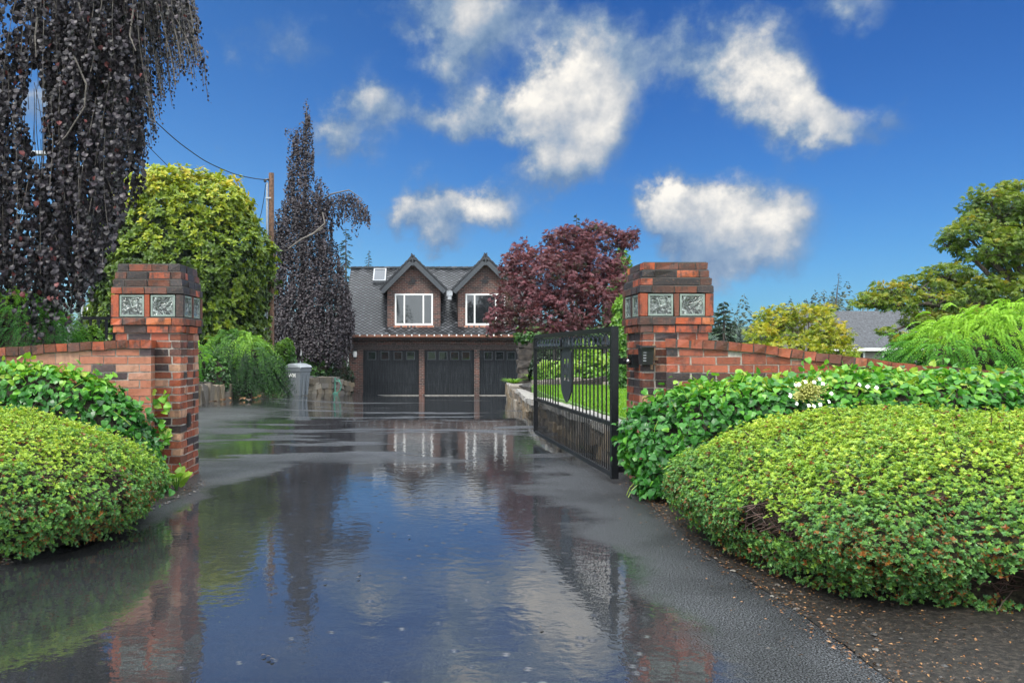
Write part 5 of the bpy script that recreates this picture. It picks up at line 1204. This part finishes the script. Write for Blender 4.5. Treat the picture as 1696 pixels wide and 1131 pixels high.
conifer(1366,490,78,-.8,1.3,'short thin conifer beside the sparse leaning one',900,sparse=.3)
# ------------------------------------------------------------------ maples
def maple(name, label, base, pads, Y, dens, size, mat, fork, r0, seed, tb, yy=0., tilt=0, shape='pa', barkm=None):
    T = thing(name, label, 'tree', base); mb = MB(); lb = MB(); base = np.array(base, float); fork = np.array(fork, float)
    limb(lb, base-[0,0,.2], fork, r0, r0*.75, 0, 6, .05, 9)
    for i, (px, py, rx, ry, dY) in enumerate(pads):
        c = P(px, py, Y+dY); a = rx/F*Y; h = ry/F*Y
        G_ = dome(c-[0,0,h*.35], a, a*.8, h*1.3, 2.1, 2.0, .22, 1.6/a, seed+i, 20, 50, .25, -.25)
        n = int(dens*rx*ry/100); pos, nr = surf(G_, n); cc_ = c-[0,0,h*.3]; pos = cc_+(pos-cc_)*rng.uniform(.62,1.04,(n,1))
        kp = vnoise(pos*3.2/a*.7, seed+i) < .66; pos, nr = pos[kp], nr[kp]; n = len(pos)
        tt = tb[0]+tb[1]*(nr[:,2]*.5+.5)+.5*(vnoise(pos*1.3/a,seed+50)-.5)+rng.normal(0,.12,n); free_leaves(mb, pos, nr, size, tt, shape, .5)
        limb(lb, fork+[0,0,random.uniform(-.1,.2)], cc_, r0*.38, r0*.10, .06, 8, .10)
        for q in range(5):
            e = cc_+np.array([random.uniform(-.8,.8)*a, random.uniform(-.6,.6)*a, random.uniform(-.1,.7)*h]); limb(lb, cc_+[0,0,-.1*h], e, r0*.12, .006, .05, 5, .12, 5)
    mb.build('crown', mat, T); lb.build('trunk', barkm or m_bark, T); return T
YR_ = 24.5
maple('red_maple', 'spreading red-leaved Japanese maple in front of the right dormer', (PX(950,YR_),YR_,.2),
 [(925,470,80,70,0),(880,455,55,45,-.6),(975,440,65,55,.2),(860,500,48,42,-.8),(935,420,55,40,.3),(1000,400,50,32,.5),(1038,398,24,20,.3),(1046,388,14,12,.2),(865,420,26,22,0),(845,440,22,22,-.2),(832,530,30,26,-.9),(900,525,60,38,-1),(965,510,65,45,-.8),(1005,480,42,45,-.2),(1000,535,42,28,-.9),(940,390,40,20,.3),(985,378,34,14,.4),(820,548,18,14,-1),(930,548,45,18,-1.2),(1020,440,26,26,0)],
 YR_, 42, .125, m_redmaple, (PX(955,YR_),YR_,1.5), .16, 200, (.28,.42))
maple('yellow_maple', 'small golden-green Japanese maple in front of the neighbour house', (PX(1330,19.5),19.5,.2),
 [(1330,545,55,34,0),(1285,535,34,26,.2),(1262,555,30,24,-.3),(1370,560,44,30,-.3),(1345,522,40,20,.3),(1320,580,60,22,-.6),(1395,585,30,18,-.7),(1250,580,26,18,-.5),(1300,512,18,9,.2),(1262,522,16,9,.2),(1365,512,22,9,.3),(1280,590,40,16,-.9),(1385,565,18,14,-.5)],
 19.5, 46, .10, m_ymaple, (PX(1325,19.5),19.5,.9), .09, 300, (.30,.45))
maple('green_maple', 'large olive green maple overhanging the neighbour roof at the right edge', (PX(1745,16),16,.2),
 [(1660,345,62,44,.4),(1715,360,80,60,.6),(1605,385,46,32,.1),(1640,410,70,42,0),(1700,430,80,50,.2),(1575,405,26,18,.1),(1570,455,44,22,-.1),(1525,472,42,20,-.2),(1480,480,44,16,-.3),(1448,497,36,14,-.4),(1425,506,18,8,-.4),(1490,505,40,16,-.5),(1545,500,50,24,-.4),(1610,480,60,32,-.1),(1680,490,70,40,0),(1535,535,44,22,-.6),(1590,530,60,28,-.5),(1660,540,70,30,-.3),(1500,565,28,12,-.8),(1470,550,18,9,-.7),(1560,570,34,18,-.8),(1508,582,16,8,-.9),(1680,310,28,14,.5),(1640,330,30,16,.3),(1770,420,80,90,1),(1535,590,16,10,-.8),(1620,360,26,14,.2)],
 16, 44, .095, m_bigmaple, (PX(1715,16),16,1.6), .2, 400, (.22,.5))
# ------------------------------------------------------------------ garden beyond the lawn
for i, (a, b, c_, d, Y, lab) in enumerate(((880,955,566,640,30,'dark laurel hedge clump beside the stone gateway'),(940,1010,560,640,29,'dark laurel clump under the middle of the red maple'),(995,1075,550,645,28,'dark laurel clump behind the right gate pillar'))):
    shrub(a, b, c_, d, Y, 800, lab, .16, m_darkshrub, 500+i, 'ov', 'laurel_shrub', 5, .6, 'dark laurels beyond the lawn', tb=(.15,.5))
for i, (a, b, c_, d, Y, lab) in enumerate(((893,925,607,640,22.2,'pale lily clump at the left of the flat stone edging'),(948,992,572,632,23.4,'tall fresh green fern clump in the middle of the border'),(918,962,608,636,21.8,'low bright hosta clump seen beside the gate shield'),(975,1020,598,636,21.6,'low lime hosta clump next to the gate hinge'))):
    shrub(a, b, c_, d, Y, 150, lab, .26, m_hosta, 520+i, 'ov', 'hosta_plant', 6, .8, 'bright clumps in the border beyond the lawn', .5, 'plant', (.2,.5))
shrub(1012,1040,500,652,17.5,420,'tall narrow leafy climber just left of the right gate pillar',.12,m_shrub,540,'ov','tall_shrub',5,1.0,None,.5,'shrub',(.35,.5))
shrub(1000,1050,420,570,30,500,'green understorey tree showing between red maple and right pillar',.17,m_shrub,541,'ov','understorey_tree',5,.8,None,.6,'tree',(.15,.5))
shrub(860,1000,545,566,28,420,'green shrub canopy above the dark gateway beam',.14,m_shrub,542,'ov','flat_shrub',5,.5,None,.7,'shrub',(.15,.5))
T0 = None
for px, lab in ((917,'left thin bare trunk in the shrubbery beyond the lawn'),(931,'forked thin bare trunk in the shrubbery beyond the lawn'),(1001,'pale grey trunk in the shrubbery close to the gate hinge')):
    T = thing('bare_trunk', lab, 'tree trunk', P(px,640,25)); mb = MB(); limb(mb, P(px,652,25), P(px+3,545,25.2), .075 if px < 990 else .14, .05, 0, 7, .05, 7)
    if px == 931: limb(mb, P(px+1,600,25.1), P(px+14,550,25), .05, .03)
    mb.build('stem', m_barkgrey, T)
def tuft(px, py, n, L, label, mat, Y=None, tb=.5):
    p = at(px, py) if Y is None else P(px, py, Y); T = tag(None, '', '') if False else None
    mb = MB(); 
    for k in range(n):
        th = random.random()*6.28; l_ = L*random.uniform(.6,1.1); d = np.array([math.cos(th), math.sin(th), 0]); s = np.linspace(0,1,5)[:,None]
        c = p+d*(.05*L+.65*l_*s**1.3)+up*(l_*.9*(s-.62*s**2.2)); wv = np.array([-d[1],d[0],0])*.012*L*2*(1-s*.9)
        mb.grid(np.stack([c-wv, c+wv]), t=min(1,max(0,random.gauss(tb,.2))))
    return tag(mb.build('grass_tuft', mat, loc=p), label, 'grass tuft', 'grassy tufts on the rock wall')
tuft(850,641,170,.85,'arching light green grass tuft spilling over the rock wall end', m_grassb, 32.2)
tuft(884,634,90,.8,'upright yellow-green lily tuft behind the rock wall', m_hosta, 30.5, .6)

# ------------------------------------------------------------------ thin wet air
hm = bpy.data.materials.new('haze_air'); hm.use_nodes = True; t = NT(hm.node_tree)
pvol = t.n('ShaderNodeVolumePrincipled'); pvol.inputs['Color'].default_value = (.80,.88,.96,1); pvol.inputs['Density'].default_value = .0002; pvol.inputs['Anisotropy'].default_value = .2
ho_ = t.n('ShaderNodeOutputMaterial'); t.t.links.new(pvol.outputs[0], ho_.inputs['Volume'])
mb = MB(); mb.box(-345, -345, -6, 345, 345, 27); hz_ = mb.build('haze', hm); hz_['kind'] = 'stuff'
sc.cycles.volume_bounces = 0
